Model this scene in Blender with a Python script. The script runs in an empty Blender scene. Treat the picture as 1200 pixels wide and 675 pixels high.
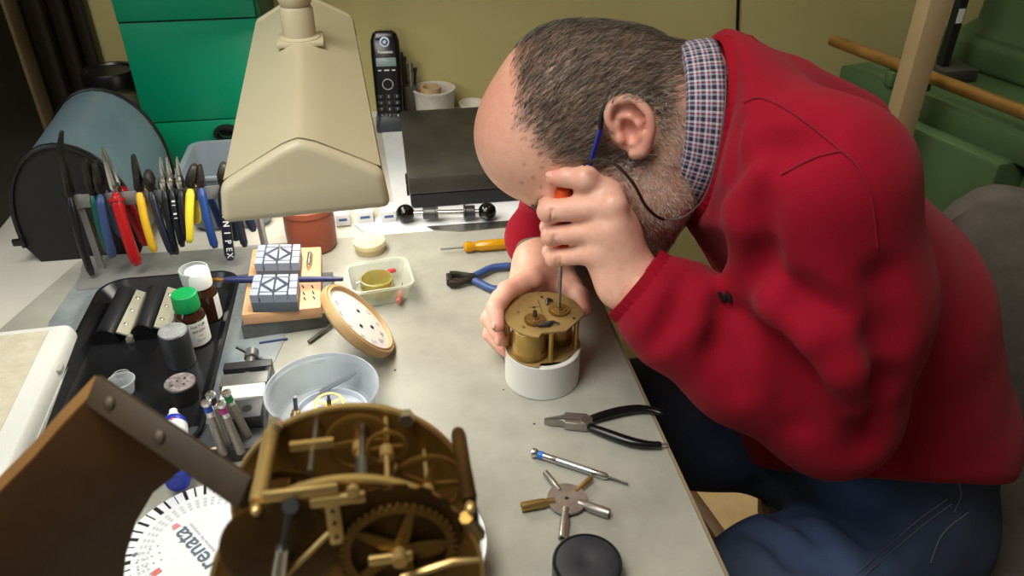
import bpy, bmesh, math, random
import numpy as np
from mathutils import Vector, Matrix, Euler
random.seed(7); rng = np.random.default_rng(7)
PI = math.pi
C = bpy.context.scene.collection
BZ = 0.76                                   # bench top above the floor

# ---------------------------------------------------------------- camera geometry
FPX, PITCH, YAW, CH = 920.0, math.radians(32.9), math.radians(9.2), 0.55
def _rz(v):
    c, s = math.cos(-YAW), math.sin(-YAW)
    return Vector((c*v[0]-s*v[1], s*v[0]+c*v[1], v[2]))
_F = _rz((0, math.cos(PITCH), -math.sin(PITCH))); _R = _rz((1, 0, 0)); _U = _rz((0, math.sin(PITCH), math.cos(PITCH)))
CAM = Vector((0, 0, CH+BZ))
def ray(x, y): return _F + _R*((x-600)/FPX) - _U*((y-337.5)/FPX)
def G(x, y, h=0.0):                          # where a sight line meets the plane h above the bench top
    d = ray(x, y); return CAM + d*((BZ+h-CAM.z)/d.z)
def A(x, y, Y):                              # ... meets the upright plane at depth Y
    d = ray(x, y); return CAM + d*(Y/d.y)
def D(x, y, t): return CAM + ray(x, y)*t
def W(x, y, h): return Vector((x, y, BZ+h))

# ---------------------------------------------------------------- materials
def lin(c):
    return tuple(((v/255.0)/12.92 if v/255.0 <= 0.04045 else ((v/255.0+0.055)/1.055)**2.4) for v in c)
_MC = {}
def mat(name, col, rough=0.5, metal=0.0, col2=None, scale=8.0, contrast=0.5, bump=0.0, bscale=60.0, detail=4.0,
        trans=0.0, ior=1.45, alpha=1.0, spec=0.5, stretch=None, coat=0.0, sss=0.0, sheen=0.0, rvar=0.0, attr=None, emit=None):
    if name in _MC: return _MC[name]
    m = bpy.data.materials.new(name); m.use_nodes = True
    nt = m.node_tree; b = nt.nodes['Principled BSDF']; L = nt.links.new
    c1 = lin(col)+(1,)
    b.inputs['Base Color'].default_value = c1
    b.inputs['Roughness'].default_value = rough; b.inputs['Metallic'].default_value = metal
    b.inputs['IOR'].default_value = ior; b.inputs['Alpha'].default_value = alpha
    b.inputs['Transmission Weight'].default_value = trans
    b.inputs['Specular IOR Level'].default_value = spec
    b.inputs['Coat Weight'].default_value = coat
    if sheen: b.inputs['Sheen Weight'].default_value = sheen; b.inputs['Sheen Roughness'].default_value = 0.5
    if sss:
        b.inputs['Subsurface Weight'].default_value = sss; b.inputs['Subsurface Radius'].default_value = (1.0, 0.35, 0.2)
        b.inputs['Subsurface Scale'].default_value = 0.006
    tc = nt.nodes.new('ShaderNodeTexCoord'); vec = tc.outputs['Object']
    if stretch:
        mp = nt.nodes.new('ShaderNodeMapping'); mp.inputs['Scale'].default_value = stretch; L(vec, mp.inputs['Vector']); vec = mp.outputs['Vector']
    def noise(sc, det=detail):
        n = nt.nodes.new('ShaderNodeTexNoise'); n.inputs['Scale'].default_value = sc; n.inputs['Detail'].default_value = det
        n.inputs['Roughness'].default_value = 0.6; L(vec, n.inputs['Vector']); return n
    csock = None
    if attr:
        a = nt.nodes.new('ShaderNodeAttribute'); a.attribute_name = attr; csock = a.outputs['Color']
    if col2:
        n = noise(scale); r = nt.nodes.new('ShaderNodeValToRGB')
        r.color_ramp.elements[0].position = 0.5-0.5*(1-contrast)*0.5-0.02; r.color_ramp.elements[1].position = 0.5+0.5*(1-contrast)*0.5+0.02
        L(n.outputs['Fac'], r.inputs['Fac'])
        if csock:
            r.color_ramp.elements[0].color = (1,1,1,1); r.color_ramp.elements[1].color = lin(col2)+(1,)
            mx = nt.nodes.new('ShaderNodeMix'); mx.data_type = 'RGBA'; mx.blend_type = 'MULTIPLY'; mx.inputs[0].default_value = 1
            L(csock, mx.inputs[6]); L(r.outputs['Color'], mx.inputs[7]); csock = mx.outputs[2]
        else:
            r.color_ramp.elements[0].color = c1; r.color_ramp.elements[1].color = lin(col2)+(1,); csock = r.outputs['Color']
    if csock: L(csock, b.inputs['Base Color'])
    if rvar:
        n = noise(scale*1.7); mr = nt.nodes.new('ShaderNodeMapRange')
        mr.inputs[3].default_value = max(0.02, rough-rvar); mr.inputs[4].default_value = min(1, rough+rvar)
        L(n.outputs['Fac'], mr.inputs[0]); L(mr.outputs[0], b.inputs['Roughness'])
    if bump:
        n = noise(bscale, 3); bp = nt.nodes.new('ShaderNodeBump'); bp.inputs['Strength'].default_value = bump; bp.inputs['Distance'].default_value = 0.001
        L(n.outputs['Fac'], bp.inputs['Height']); L(bp.outputs['Normal'], b.inputs['Normal'])
    if emit:
        b.inputs['Emission Color'].default_value = lin(emit[0])+(1,); b.inputs['Emission Strength'].default_value = emit[1]
    _MC[name] = m; return m

def glassy(name, col, mix=0.35, rough=0.15, tint=None):
    """thin translucent plastic or glass: part see-through, part milky"""
    if name in _MC: return _MC[name]
    m = bpy.data.materials.new(name); m.use_nodes = True; nt = m.node_tree; L = nt.links.new
    b = nt.nodes['Principled BSDF']; b.inputs['Base Color'].default_value = lin(col)+(1,); b.inputs['Roughness'].default_value = rough
    t = nt.nodes.new('ShaderNodeBsdfTransparent'); t.inputs['Color'].default_value = lin(tint or (245, 248, 250))+(1,)
    fr = nt.nodes.new('ShaderNodeLayerWeight'); fr.inputs['Blend'].default_value = 0.35
    mr = nt.nodes.new('ShaderNodeMapRange'); mr.inputs[3].default_value = mix; mr.inputs[4].default_value = min(1.0, mix+0.55)
    L(fr.outputs['Facing'], mr.inputs[0])
    mx = nt.nodes.new('ShaderNodeMixShader'); L(mr.outputs[0], mx.inputs[0]); L(t.outputs[0], mx.inputs[1]); L(b.outputs[0], mx.inputs[2])
    L(mx.outputs[0], nt.nodes['Material Output'].inputs['Surface'])
    _MC[name] = m; return m

# ---------------------------------------------------------------- mesh building
class MB:
    def __init__(s): s.v = []; s.f = []
    def add(s, verts, faces, M=None):
        o = len(s.v)
        s.v += [tuple(M @ Vector(v)) if M else tuple(v) for v in verts]
        s.f += [tuple(i+o for i in f) for f in faces]; return s
    def bm(s, bm, M=None):
        bm.verts.index_update()
        s.add([v.co.copy() for v in bm.verts], [[v.index for v in f.verts] for f in bm.faces], M); bm.free(); return s
    def box(s, c, size, M=None, bev=0.0, seg=2, rot=None):
        b = bmesh.new(); bmesh.ops.create_cube(b, size=1.0)
        bmesh.ops.scale(b, vec=size, verts=b.verts)
        if bev > 0: bmesh.ops.bevel(b, geom=b.edges[:], offset=min(bev, min(size)*0.49), segments=seg, profile=0.5, affect='EDGES')
        T = Matrix.Translation(c)
        if rot: T = T @ Euler(rot).to_matrix().to_4x4()
        return s.bm(b, (M @ T) if M else T)
    def box2(s, lo, hi, M=None, bev=0.0, seg=2):
        lo, hi = Vector(lo), Vector(hi); return s.box((lo+hi)/2, tuple(hi-lo), M, bev, seg)
    def rings(s, rings, caps=True, M=None, closed=True):
        n = len(rings[0]); V = [p for r in rings for p in r]; F = []
        for i in range(len(rings)-1):
            for j in range(n if closed else n-1):
                k = (j+1) % n; F.append((i*n+j, i*n+k, (i+1)*n+k, (i+1)*n+j))
        if caps:
            F.append(tuple(reversed(range(n)))); F.append(tuple((len(rings)-1)*n+j for j in range(n)))
        return s.add(V, F, M)
    def cyl(s, p0, p1, r0, r1=None, seg=24, M=None, bev=0.0):
        p0, p1 = Vector(p0), Vector(p1); r1 = r0 if r1 is None else r1
        z = (p1-p0); L = z.length; z.normalize()
        T = Matrix.Translation(p0) @ z.to_track_quat('Z', 'Y').to_matrix().to_4x4()
        if bev: prof = [(r0-bev, 0), (r0, bev), (r1, L-bev), (r1-bev, L)]
        else: prof = [(r0, 0), (r1, L)]
        return s.lathe(prof, (M @ T) if M else T, seg)
    def lathe(s, prof, M=None, seg=32, caps=True):
        R = [[(r*math.cos(2*PI*j/seg), r*math.sin(2*PI*j/seg), z) for j in range(seg)] for r, z in prof]
        return s.rings(R, caps, M)
    def tube(s, pts, r, seg=10, M=None, flat=1.0, caps=True):
        pts = [Vector(p) for p in pts]; n = len(pts); rs = r if isinstance(r, (list, tuple)) else [r]*n
        tg = [(pts[min(i+1, n-1)]-pts[max(i-1, 0)]).normalized() for i in range(n)]
        up = Vector((0, 0, 1)) if abs(tg[0].z) < 0.95 else Vector((1, 0, 0))
        x = (up - tg[0]*up.dot(tg[0])).normalized(); R = []
        for i in range(n):
            x = (x - tg[i]*x.dot(tg[i])).normalized(); y = tg[i].cross(x)
            R.append([pts[i] + x*(rs[i]*flat*math.cos(2*PI*j/seg)) + y*(rs[i]*math.sin(2*PI*j/seg)) for j in range(seg)])
        return s.rings(R, caps, M)
    def prism(s, poly, z0, z1, M=None, bev=0.0, seg=2):
        b = bmesh.new(); vs = [b.verts.new((p[0], p[1], z0)) for p in poly]
        f = b.faces.new(vs); r = bmesh.ops.extrude_face_region(b, geom=[f])
        bmesh.ops.translate(b, vec=(0, 0, z1-z0), verts=[e for e in r['geom'] if isinstance(e, bmesh.types.BMVert)])
        bmesh.ops.recalc_face_normals(b, faces=b.faces[:])
        if bev:
            ed = [e for e in b.edges if len(e.link_faces) == 2 and e.calc_face_angle(0) > 0.6]
            bmesh.ops.bevel(b, geom=ed, offset=bev, segments=seg, profile=0.5, affect='EDGES')
        return s.bm(b, M)
    def ell(s, c, r, M=None, seg=24, rot=None):
        b = bmesh.new(); bmesh.ops.create_uvsphere(b, u_segments=seg, v_segments=max(8, seg//2), radius=1.0)
        bmesh.ops.scale(b, vec=r if isinstance(r, (tuple, list)) else (r, r, r), verts=b.verts)
        T = Matrix.Translation(c)
        if rot: T = T @ Euler(rot).to_matrix().to_4x4()
        return s.bm(b, (M @ T) if M else T)
    def ring(s, r_in, r_out, z0, z1, M=None, seg=48):
        P = [(r_in, z0), (r_out, z0), (r_out, z1), (r_in, z1), (r_in, z0)]
        return s.lathe(P, M, seg, caps=False)
    def wheel(s, r, n, th, M=None, spokes=5, hub=0.25, tooth=0.07, rim=0.13, solid=False):
        """toothed clock wheel lying in its own xy plane"""
        poly = []
        for i in range(n):
            for fr, rr in ((0.0, 1-tooth), (0.28, 1-tooth), (0.4, 1.0), (0.85, 1.0)):
                a = 2*PI*(i+fr)/n; poly.append((r*rr*math.cos(a), r*rr*math.sin(a)))
        if solid: return s.prism(poly, 0, th, M)
        N = len(poly); ri = r*(1-tooth-rim)
        inn = [(ri*math.cos(math.atan2(p[1], p[0])), ri*math.sin(math.atan2(p[1], p[0]))) for p in poly]
        V = [(p[0], p[1], z) for z in (0, th) for p in poly] + [(p[0], p[1], z) for z in (0, th) for p in inn]
        F = []
        for i in range(N):
            k = (i+1) % N
            F += [(i, k, N+k, N+i), (2*N+k, 2*N+i, 3*N+i, 3*N+k), (N+i, N+k, 3*N+k, 3*N+i), (k, i, 2*N+i, 2*N+k)]
        s.add(V, F, M)
        for i in range(spokes):
            a = 2*PI*i/spokes
            T = Matrix.Rotation(a, 4, 'Z'); w = r*0.1
            s.add([(0, -w*1.3, 0), (ri*1.02, -w*.6, 0), (ri*1.02, w*.6, 0), (0, w*1.3, 0), (0, -w*1.3, th), (ri*1.02, -w*.6, th), (ri*1.02, w*.6, th), (0, w*1.3, th)],
                  [(3, 2, 1, 0), (4, 5, 6, 7), (0, 1, 5, 4), (2, 3, 7, 6), (1, 2, 6, 5), (3, 0, 4, 7)], (M @ T) if M else T)
        return s.lathe([(r*hub, -th*.3), (r*hub, th*1.3)], M, 20)

def root_matrix(o):
    while o.parent: o = o.parent
    return Matrix.Translation(o.location) @ o.rotation_euler.to_matrix().to_4x4()
def finish(me, m, ang=38):
    if isinstance(m, (list, tuple)):
        for k in m: me.materials.append(k)
    elif m: me.materials.append(m)
    if ang is not None:
        me.polygons.foreach_set('use_smooth', [True]*len(me.polygons))
        try: me.set_sharp_from_angle(angle=math.radians(ang))
        except Exception: pass
def obj(name, mb, m, parent=None, world=False, ang=38, label=None, fix=True):
    me = bpy.data.meshes.new(name); me.from_pydata([tuple(v) for v in mb.v], [], mb.f)
    if fix:
        b = bmesh.new(); b.from_mesh(me); bmesh.ops.recalc_face_normals(b, faces=b.faces[:]); b.to_mesh(me); b.free()
    if world and parent: me.transform(root_matrix(parent).inverted())
    me.update(); finish(me, m, ang)
    o = bpy.data.objects.new(name, me); C.objects.link(o)
    if parent: o.parent = parent
    if label: o['label'] = label
    return o
def thing(name, label, cat, loc=(0, 0, 0), rotz=0.0, group=None):
    o = bpy.data.objects.new(name, None); o.empty_display_size = 0.02; C.objects.link(o)
    o.location = loc; o.rotation_euler = (0, 0, rotz); o['label'] = label; o['category'] = cat
    if group: o['group'] = group
    return o
def tag(o, label, cat, group=None):
    o['label'] = label; o['category'] = cat
    if group: o['group'] = group
    return o
def solo(name, mb, m, label, cat, loc=None, rotz=0, group=None, world=False, ang=38):
    """a thing that is one mesh"""
    o = obj(name, mb, m, None, ang=ang)
    if loc is not None:
        if world:
            o.data.transform((Matrix.Translation(loc) @ Matrix.Rotation(rotz, 4, 'Z')).inverted())
        o.location = loc; o.rotation_euler = (0, 0, rotz)
    return tag(o, label, cat, group)
def struct(name, mb, m, ang=38):
    o = obj(name, mb, m, None, ang=ang); o['kind'] = 'structure'; return o
def dup(root, loc, rotz, label=None, group=None):
    r = root.copy(); C.objects.link(r); r.location = loc; r.rotation_euler = (0, 0, rotz)
    if label: r['label'] = label
    if group: r['group'] = group
    for ch in list(root.children):
        c = ch.copy(); C.objects.link(c); c.parent = r
        for g in ch.children:
            d = g.copy(); C.objects.link(d); d.parent = c
    return r
def text_mb(txt, size, M, depth=0.0004, align='CENTER', bold=0.0, spacing=1.0):
    cu = bpy.data.curves.new('writing', 'FONT'); cu.body = txt; cu.size = size; cu.align_x = align; cu.align_y = 'CENTER'
    cu.extrude = depth; cu.offset = bold; cu.space_character = spacing; cu.resolution_u = 3
    t = bpy.data.objects.new('writing', cu); C.objects.link(t)
    dg = bpy.context.evaluated_depsgraph_get(); me = bpy.data.meshes.new_from_object(t.evaluated_get(dg))
    mb = MB(); mb.add([v.co.copy() for v in me.vertices], [tuple(p.vertices) for p in me.polygons], M)
    bpy.data.objects.remove(t); bpy.data.curves.remove(cu); bpy.data.meshes.remove(me); return mb
def frame(o, x, z=None, y=None):
    """matrix with origin o, local x along x, local z as near z as possible"""
    x = Vector(x).normalized(); z = Vector(z or (0, 0, 1))
    y = z.cross(x).normalized(); z = x.cross(y)
    M = Matrix((x, y, z)).transposed().to_4x4(); M.translation = o; return M
def rrect(x0, y0, x1, y1, r, n=6):
    P = []
    for cx, cy, a in ((x1-r, y1-r, 0), (x0+r, y1-r, 90), (x0+r, y0+r, 180), (x1-r, y0+r, 270)):
        for i in range(n+1):
            t = math.radians(a+90*i/n); P.append((cx+r*math.cos(t), cy+r*math.sin(t)))
    return P
def smooth_path(pts, n=6):
    pts = [Vector(p) for p in pts]; out = []
    for i in range(len(pts)-1):
        p0, p1, p2, p3 = pts[max(i-1, 0)], pts[i], pts[i+1], pts[min(i+2, len(pts)-1)]
        for k in range(n):
            t = k/n; out.append(0.5*((2*p1)+(p2-p0)*t+(2*p0-5*p1+4*p2-p3)*t*t+(3*p1-p0-3*p2+p3)*t**3))
    return out+[pts[-1]]
def PX(P):
    d = Vector(P)-CAM; z = d.dot(_F); return 600+FPX*d.dot(_R)/z, 337.5-FPX*d.dot(_U)/z

# ================================================================ room
WY = 1.506
M_wall = mat('olive yellow wall paint', (172, 161, 108), 0.75, col2=(161, 151, 99), scale=2.5, bump=0.15, bscale=180)
M_floor = mat('beige vinyl floor', (196, 168, 118), 0.5, col2=(180, 150, 100), scale=6)
M_ceil = mat('white ceiling paint', (226, 222, 210), 0.9)
struct('floor', MB().box2((-1.6, -1.6, -0.05), (2.4, WY, 0)), M_floor)
struct('wall_back', MB().box2((-1.6, WY, 0), (2.4, WY+0.1, 2.5)), M_wall)
struct('wall_left', MB().box2((-1.7, -1.6, 0), (-1.6, WY, 2.5)), M_wall)
struct('wall_right', MB().box2((2.4, -1.6, 0), (2.5, WY, 2.5)), M_wall)
struct('ceiling', MB().box2((-1.6, -1.6, 2.5), (2.4, WY, 2.55)), M_ceil)
struct('baseboard_back', MB().box2((-1.6, WY-0.012, 0), (2.4, WY, 0.08)), mat('brown skirting', (96, 72, 44), 0.5))
# door frame at the far left, seen above the curved cover
M_dark = mat('dark stained door wood', (34, 26, 17), 0.35, col2=(26, 20, 13), scale=20, stretch=(6, 6, 0.6))
M_dpan = mat('dark olive door leaf', (46, 40, 27), 0.6, col2=(36, 31, 21), scale=4)
mb = MB().box2((-0.578, WY-0.075, 0), (-0.548, WY, 2.1), bev=0.006).box2((-0.548, WY-0.05, 0), (-0.522, WY, 2.1), bev=0.005).box2((-0.522, WY-0.028, 0), (-0.498, WY, 2.1), bev=0.004)
struct('trim_1', mb, M_dark)
struct('trim_2', MB().box2((-0.63, 1.372, BZ-0.003), (-0.575, 1.420, 2.1), bev=0.003), mat('beige door stop', (124, 108, 78), 0.6, col2=(112, 96, 68), scale=6))
mb = MB().box2((-0.62, 1.04, BZ-0.003), (-0.580, 1.372, 2.1), bev=0.002).box2((-0.62, 1.42, BZ-0.003), (-0.578, WY, 2.1), bev=0.002)
struct('door_1', mb, M_dpan)

# ================================================================ bench
M_white = mat('white laminate', (206, 203, 192), 0.45, col2=(192, 189, 178), scale=5)
M_mat = mat('mottled grey linoleum', (176, 175, 162), 0.42, col2=(140, 139, 129), scale=11, contrast=0.15, rvar=0.1, detail=8, bump=0.05, bscale=90)
M_sheet = mat('blotchy bluish steel', (176, 183, 184), 0.32, metal=0.25, col2=(118, 130, 138), scale=16, contrast=0.25, rvar=0.12, detail=8)
M_wood = mat('light beech', (210, 164, 124), 0.5, col2=(196, 148, 106), scale=14, stretch=(1, 8, 8))
M_brown = mat('brown bar wood', (106, 76, 44), 0.55, col2=(90, 62, 34), scale=12)
XE = 0.2427
b = thing('workbench', 'long white topped workbench covered with a mottled grey mat', 'workbench', (-0.35, 0.78, 0))
obj('tabletop', MB().box2((-1.0, 0.02, BZ-0.034), (XE-0.003, 1.495, BZ-0.0035), bev=0.002), M_white, b, True)
obj('edge_strip', MB().box2((XE-0.003, 0.02, BZ-0.036), (XE, 1.495, BZ)), mat('tan edge strip', (140, 124, 96), 0.6), b, True)
for x in (-0.95, 0.12):
    for y in (0.07, 1.43):
        obj('leg', MB().box2((x, y, 0), (x+0.05, y+0.05, BZ-0.034), bev=0.003), M_brown, b, True)
# the mat: back edge runs slightly askew
p = [G(92, 318), G(300, 287), G(600, 263)]
bk = [(XE-0.0034, 1.088), (p[2].x, p[2].y), (p[1].x, p[1].y), (-0.436, 1.0), (-0.60, 0.45), (-0.60, 0.03), (XE-0.0034, 0.03)]
solo('bench_mat', MB().prism([(x, y) for x, y in reversed(bk)], BZ-0.003, BZ), M_mat, 'mottled grey-beige work mat covering the bench in front of the man', 'mat', W(-0.1, 0.5, -0.003), world=True)
q = [G(58, 378), G(96, 322), G(337, 300), G(333, 400), G(300, 470), G(180, 560), G(30, 560)]
solo('metal_sheet', MB().prism([(v.x, v.y) for v in reversed(q)], BZ, BZ+0.0012), M_sheet, 'thin blotchy bluish metal sheet lying under the black tray', 'sheet', W(-0.3, 0.75, 0), world=True)
f0, f1 = G(806, 570, -0.70), G(856, 640, -0.70)
fb = MB(); Mx = frame(f0, f1-f0); L = (f1-f0).length
fb.box2((-0.5, -0.015, -0.06), (L+0.1, 0.012, 0.0), Mx, bev=0.003)
solo('foot_rail', fb, M_brown, 'dark brown wooden bar on the floor below the bench edge', 'bar', f0, world=True)

# ================================================================ green drawer cabinet
M_green = mat('glossy green drawer plastic', (0, 122, 88), 0.38, col2=(0, 116, 83), scale=3)
M_dgreen = mat('dark green cabinet shell', (10, 84, 58), 0.5)
M_black = mat('black plastic', (16, 16, 17), 0.35)
M_blackm = mat('matt black plastic', (22, 22, 23), 0.6)
gx0, gx1, gy = -0.397, -0.186, 1.30
g = thing('drawer_cabinet', 'tall green drawer cabinet with flat fronts behind the cream lamp', 'cabinet', W(-0.29, 1.39, -0.003))
obj('carcass', MB().box2((gx0, gy+0.004, BZ-0.003), (gx1, 1.49, BZ+0.44), bev=0.002), M_dgreen, g, True)
hs = [0.001, 0.0795, 0.2405, 0.335, 0.438]
for i in range(4):
    d = obj('drawer', MB().box2((gx0+0.001, gy-(0.0 if i < 2 else 0.003), BZ+hs[i]+0.0012), (gx1-(0.006 if i > 1 else 0.001), gy+0.02, BZ+hs[i+1]-0.0012), bev=0.0015), M_green, g, True)
    if i == 0:
        hp = A(266, 155, gy-0.004); hb = MB()
        hb.lathe([(0.012, -0.014), (0.016, -0.014), (0.018, -0.010), (0.018, 0), (0.012, 0.0), (0.012, -0.014)], Matrix.Translation(hp) @ Matrix.Rotation(PI/2, 4, 'X').inverted() @ Matrix.Diagonal((1.15, 0.8, 1, 1)), caps=False)
        hb.ell(hp+Vector((0, 0.004, 0)), (0.014, 0.003, 0.009))
        obj('handle', hb, M_black, d, True)

# ================================================================ glass jar with black lid
jc = W(-0.452, 1.375, -0.003)
j = thing('storage_jar', 'glass jar with broad black screw lid behind the curved cover', 'jar', jc)
obj('glass_body', MB().lathe([(0.037, 0), (0.040, 0.006), (0.040, 0.115), (0.036, 0.125), (0.034, 0.128), (0.034, 0.12), (0.037, 0.112), (0.037, 0.006), (0.0, 0.004)], caps=False, seg=40), glassy('jar glass', (120, 118, 95), 0.45, 0.08), j)
obj('contents', MB().cyl((0, 0, 0.005), (0, 0, 0.085), 0.0365), mat('grey brown hardware', (70, 66, 52), 0.6, col2=(120, 116, 96), scale=90, contrast=0.3, bump=0.5), j)
obj('lid', MB().lathe([(0.041, 0.127), (0.0445, 0.129), (0.0445, 0.148), (0.042, 0.153), (0.035, 0.153), (0.033, 0.150), (0.0, 0.150)], seg=48), M_black, j)

# ================================================================ curved machine cover
cv = thing('curved_cover', 'black box with arched end and smoky blue-grey rounded lid', 'cover', W(-0.43, 1.1, -0.003))
def arch(w, h, wb, hb, n=18, cx=0.0, r=1.0):
    P = [(-wb+cx, 0.0), (-w+cx, hb)]
    for i in range(n+1):
        a = PI-PI*i/n; P.append((cx+w*math.cos(a)*r, hb+0.028+(h-hb-0.028)*math.sin(a)))
    P += [(w+cx, hb), (wb+cx, 0.0)]; return P
def arch_ring(Y, cx, w, h, wb, hb): return [Vector((x, Y, BZ-0.003+z)) for x, z in arch(w, h, wb, hb, cx=cx)]
c0 = (1.012, -0.424, 0.077, 0.165, 0.064, 0.024); c1 = (1.215, -0.428, 0.083, 0.172, 0.07, 0.024)
obj('end_panel', MB().rings([arch_ring(*c0), arch_ring(1.02, *c0[1:])]), M_blackm, cv, True)
obj('base_pan', MB().rings([arch_ring(1.02, -0.428, 0.080, 0.05, 0.064, 0.024), arch_ring(1.205, -0.428, 0.083, 0.05, 0.068, 0.024)]), M_blackm, cv, True)
obj('rounded_lid', MB().rings([arch_ring(1.02, *c0[1:])[1:-1], arch_ring(1.205, *c1[1:])[1:-1]], caps=False, closed=False), mat('smoky blue grey plastic', (92, 112, 120), 0.3, col2=(80, 98, 108), scale=9), cv, True, fix=False)
obj('back_panel', MB().rings([arch_ring(1.205, *c1[1:]), arch_ring(1.215, *c1[1:])]), M_blackm, cv, True)
for Y, k in ((1.011, c0), (1.206, c1)):
    pts = [v+Vector((0, 0, 0.001)) for v in arch_ring(Y, *k[1:])[1:-1]]
    obj('rim', MB().tube(pts, 0.0035, 8), M_black, cv, True)
obj('latch', MB().box(A(22, 284, 1.008), (0.016, 0.006, 0.01), bev=0.002), M_black, cv, True)

# ================================================================ grey tub behind the plier rack
gt = thing('plastic_bin', 'open grey-blue plastic bin standing behind the hanging pliers', 'bin', W(-0.235, 1.12, -0.003))
M_gbin = mat('grey blue bin plastic', (112, 122, 130), 0.45)
bb = MB(); bx0, bx1, by0, by1, bh = -0.297, -0.185, 1.06, 1.185, 0.085
po = lambda r, e, z: [Vector((x, y, BZ-0.003+z)) for x, y in rrect(bx0-e, by0-e, bx1+e, by1+e, r)]
bb.rings([po(.014, -.008, 0), po(.018, 0, .01), po(.02, .003, bh), po(.02, .008, bh), po(.02, .008, bh+.004), po(.018, 0, bh+.004), po(.014, -.004, .008)], caps=True)
obj('bin_body', bb, M_gbin, gt, True)

# ================================================================ telephone
fw = A(460, 147, 1.43)
ph = thing('cordless_phone', 'black cordless handset standing in its cradle by the back wall', 'telephone', (fw.x, 1.43, BZ-0.003))
za = 0.155
Mp = Matrix.Translation((fw.x-0.002, 1.425, BZ+0.012)) @ Matrix.Rotation(math.radians(-3), 4, 'Z') @ Matrix.Rotation(math.radians(-9), 4, 'X')
def hs_ring(w, z, yf, yb): return [Vector((x, y, z)) for x, y in rrect(-w, yf, w, yb, min(0.009, w*0.6), 5)]
hb = MB().rings([hs_ring(.020, 0, -.006, .014), hs_ring(.0245, .004, -.011, .016), hs_ring(.0255, .05, -.012, .016), hs_ring(.0265, .12, -.012, .013), hs_ring(.0255, .147, -.011, .010), hs_ring(.021, .159, -.009, .008), hs_ring(.014, .163, -.005, .006)], M=Mp)
hset = obj('handset', hb, mat('glossy black phone', (12, 13, 15), 0.22), ph, True)
M_lcd = mat('grey green display', (118, 138, 138), 0.3); M_silver = mat('silver print', (196, 200, 204), 0.35, metal=0.6)
obj('display', MB().box((0, -0.0125, 0.110), (0.036, 0.002, 0.015), Mp, bev=0.001), M_lcd, hset, True)
Mt = Mp @ Matrix.Translation((0, -0.0125, 0)) @ Matrix.Rotation(PI/2, 4, 'X')
obj('brand_lettering', text_mb('Panasonic', 0.0068, Mt @ Matrix.Translation((0, 0.1275, 0.0004)), bold=0.0001), M_silver, hset, True)
obj('earpiece', MB().ring(0.006, 0.0088, -0.001, 0.0012, Mt @ Matrix.Translation((0, 0.145, 0)), 28).cyl((0, 0, -.001), (0, 0, .0012), .0032, M=Mt @ Matrix.Translation((0, 0.145, 0))), mat('blue silver earpiece', (150, 165, 190), 0.2, metal=0.7), hset, True)
obj('navigation_ring', MB().ring(0.0088, 0.0098, -0.001, 0.0012, Mt @ Matrix.Translation((0, 0.0705, 0)), 32), M_silver, hset, True)
kb = MB(); kl = MB()
for r in range(4):
    for c in range(3):
        x, z = (c-1)*0.0145, 0.0485-r*0.0115
        kb.box((x, -0.0118, z), (0.011, 0.003, 0.0075), Mp, bev=0.001)
        kl.bm_text = None
        t = ['1', '2', '3', '4', '5', '6', '7', '8', '9', '*', '0', '#'][r*3+c]
        tm = text_mb(t, 0.006, Mt @ Matrix.Translation((x, z, 0.0012))); kl.add(tm.v, tm.f)
for i in (-1, 0, 1):
    kl.box((i*0.0125, -0.0128, 0.0955), (0.006 if i else 0.009, 0.001, 0.002), Mp)
obj('keypad', kb, M_blackm, hset, True); obj('key_numbers', kl, M_silver, hset, True)
obj('cradle', MB().rings([hs_ring(.030, 0, -.022, .045), hs_ring(.030, .010, -.022, .045), hs_ring(.026, .024, -.018, .035), hs_ring(.024, .034, -.014, .03)], M=Matrix.Translation((fw.x, 1.43, BZ-0.003))), mat('dark grey cradle', (48, 52, 58), 0.4), ph, True)

# small holder with rods beside the phone
hl = A(485, 145, 1.462)
h = thing('tool_holder', 'small dark holder with metal rods between phone and white pot', 'holder', (hl.x-0.004, 1.468, BZ-0.003))
obj('block', MB().box((0, 0, 0.035), (0.03, 0.035, 0.07), bev=0.002), mat('dark brown holder', (60, 52, 38), 0.6), h)
M_steel = mat('brushed steel', (186, 186, 184), 0.3, metal=0.95, col2=(150, 150, 150), scale=60, stretch=(1, 1, 12))
M_steeld = mat('dark oiled steel', (96, 96, 98), 0.35, metal=0.85, col2=(70, 70, 72), scale=40)
for x, y, z, r in ((-.009, -.008, .125, .003), (.004, -.01, .105, .004), (.011, .004, .092, .003), (-.004, .009, .112, .003)):
    obj('rod', MB().cyl((x, y, .06), (x*1.2, y, z), r, seg=10).cyl((x*1.2, y, z), (x*1.22, y, z+.008), r*1.5, seg=10), M_steel if r > .0035 else M_steeld, h)

# white pot with cardboard tube
pc = W(0.086, 1.462, -0.003)
p_ = thing('white_pot', 'squat white pot standing by the wall behind the black case', 'pot', pc)
obj('pot_body', MB().lathe([(0.034, 0.004), (0.036, 0.006), (0.0395, 0.058), (0.041, 0.060), (0.041, 0.063), (0.037, 0.063), (0.034, 0.012), (0.0, 0.01)], seg=44), mat('matt white pot', (204, 198, 184), 0.6, col2=(188, 180, 166), scale=30), p_)
obj('saucer', MB().lathe([(0.030, 0), (0.046, 0.006), (0.048, 0.011), (0.045, 0.011), (0.035, 0.004), (0, 0.004)], seg=44), mat('cream saucer', (200, 188, 160), 0.5), p_)
solo('tape_roll', MB().ring(0.0145, 0.020, 0, 0.052, seg=36), mat('brown cardboard', (176, 148, 112), 0.7, col2=(160, 132, 98), scale=30), 'brown cardboard roll standing inside the white pot', 'roll', pc+Vector((-0.006, 0.0, 0.0135)))
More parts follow.
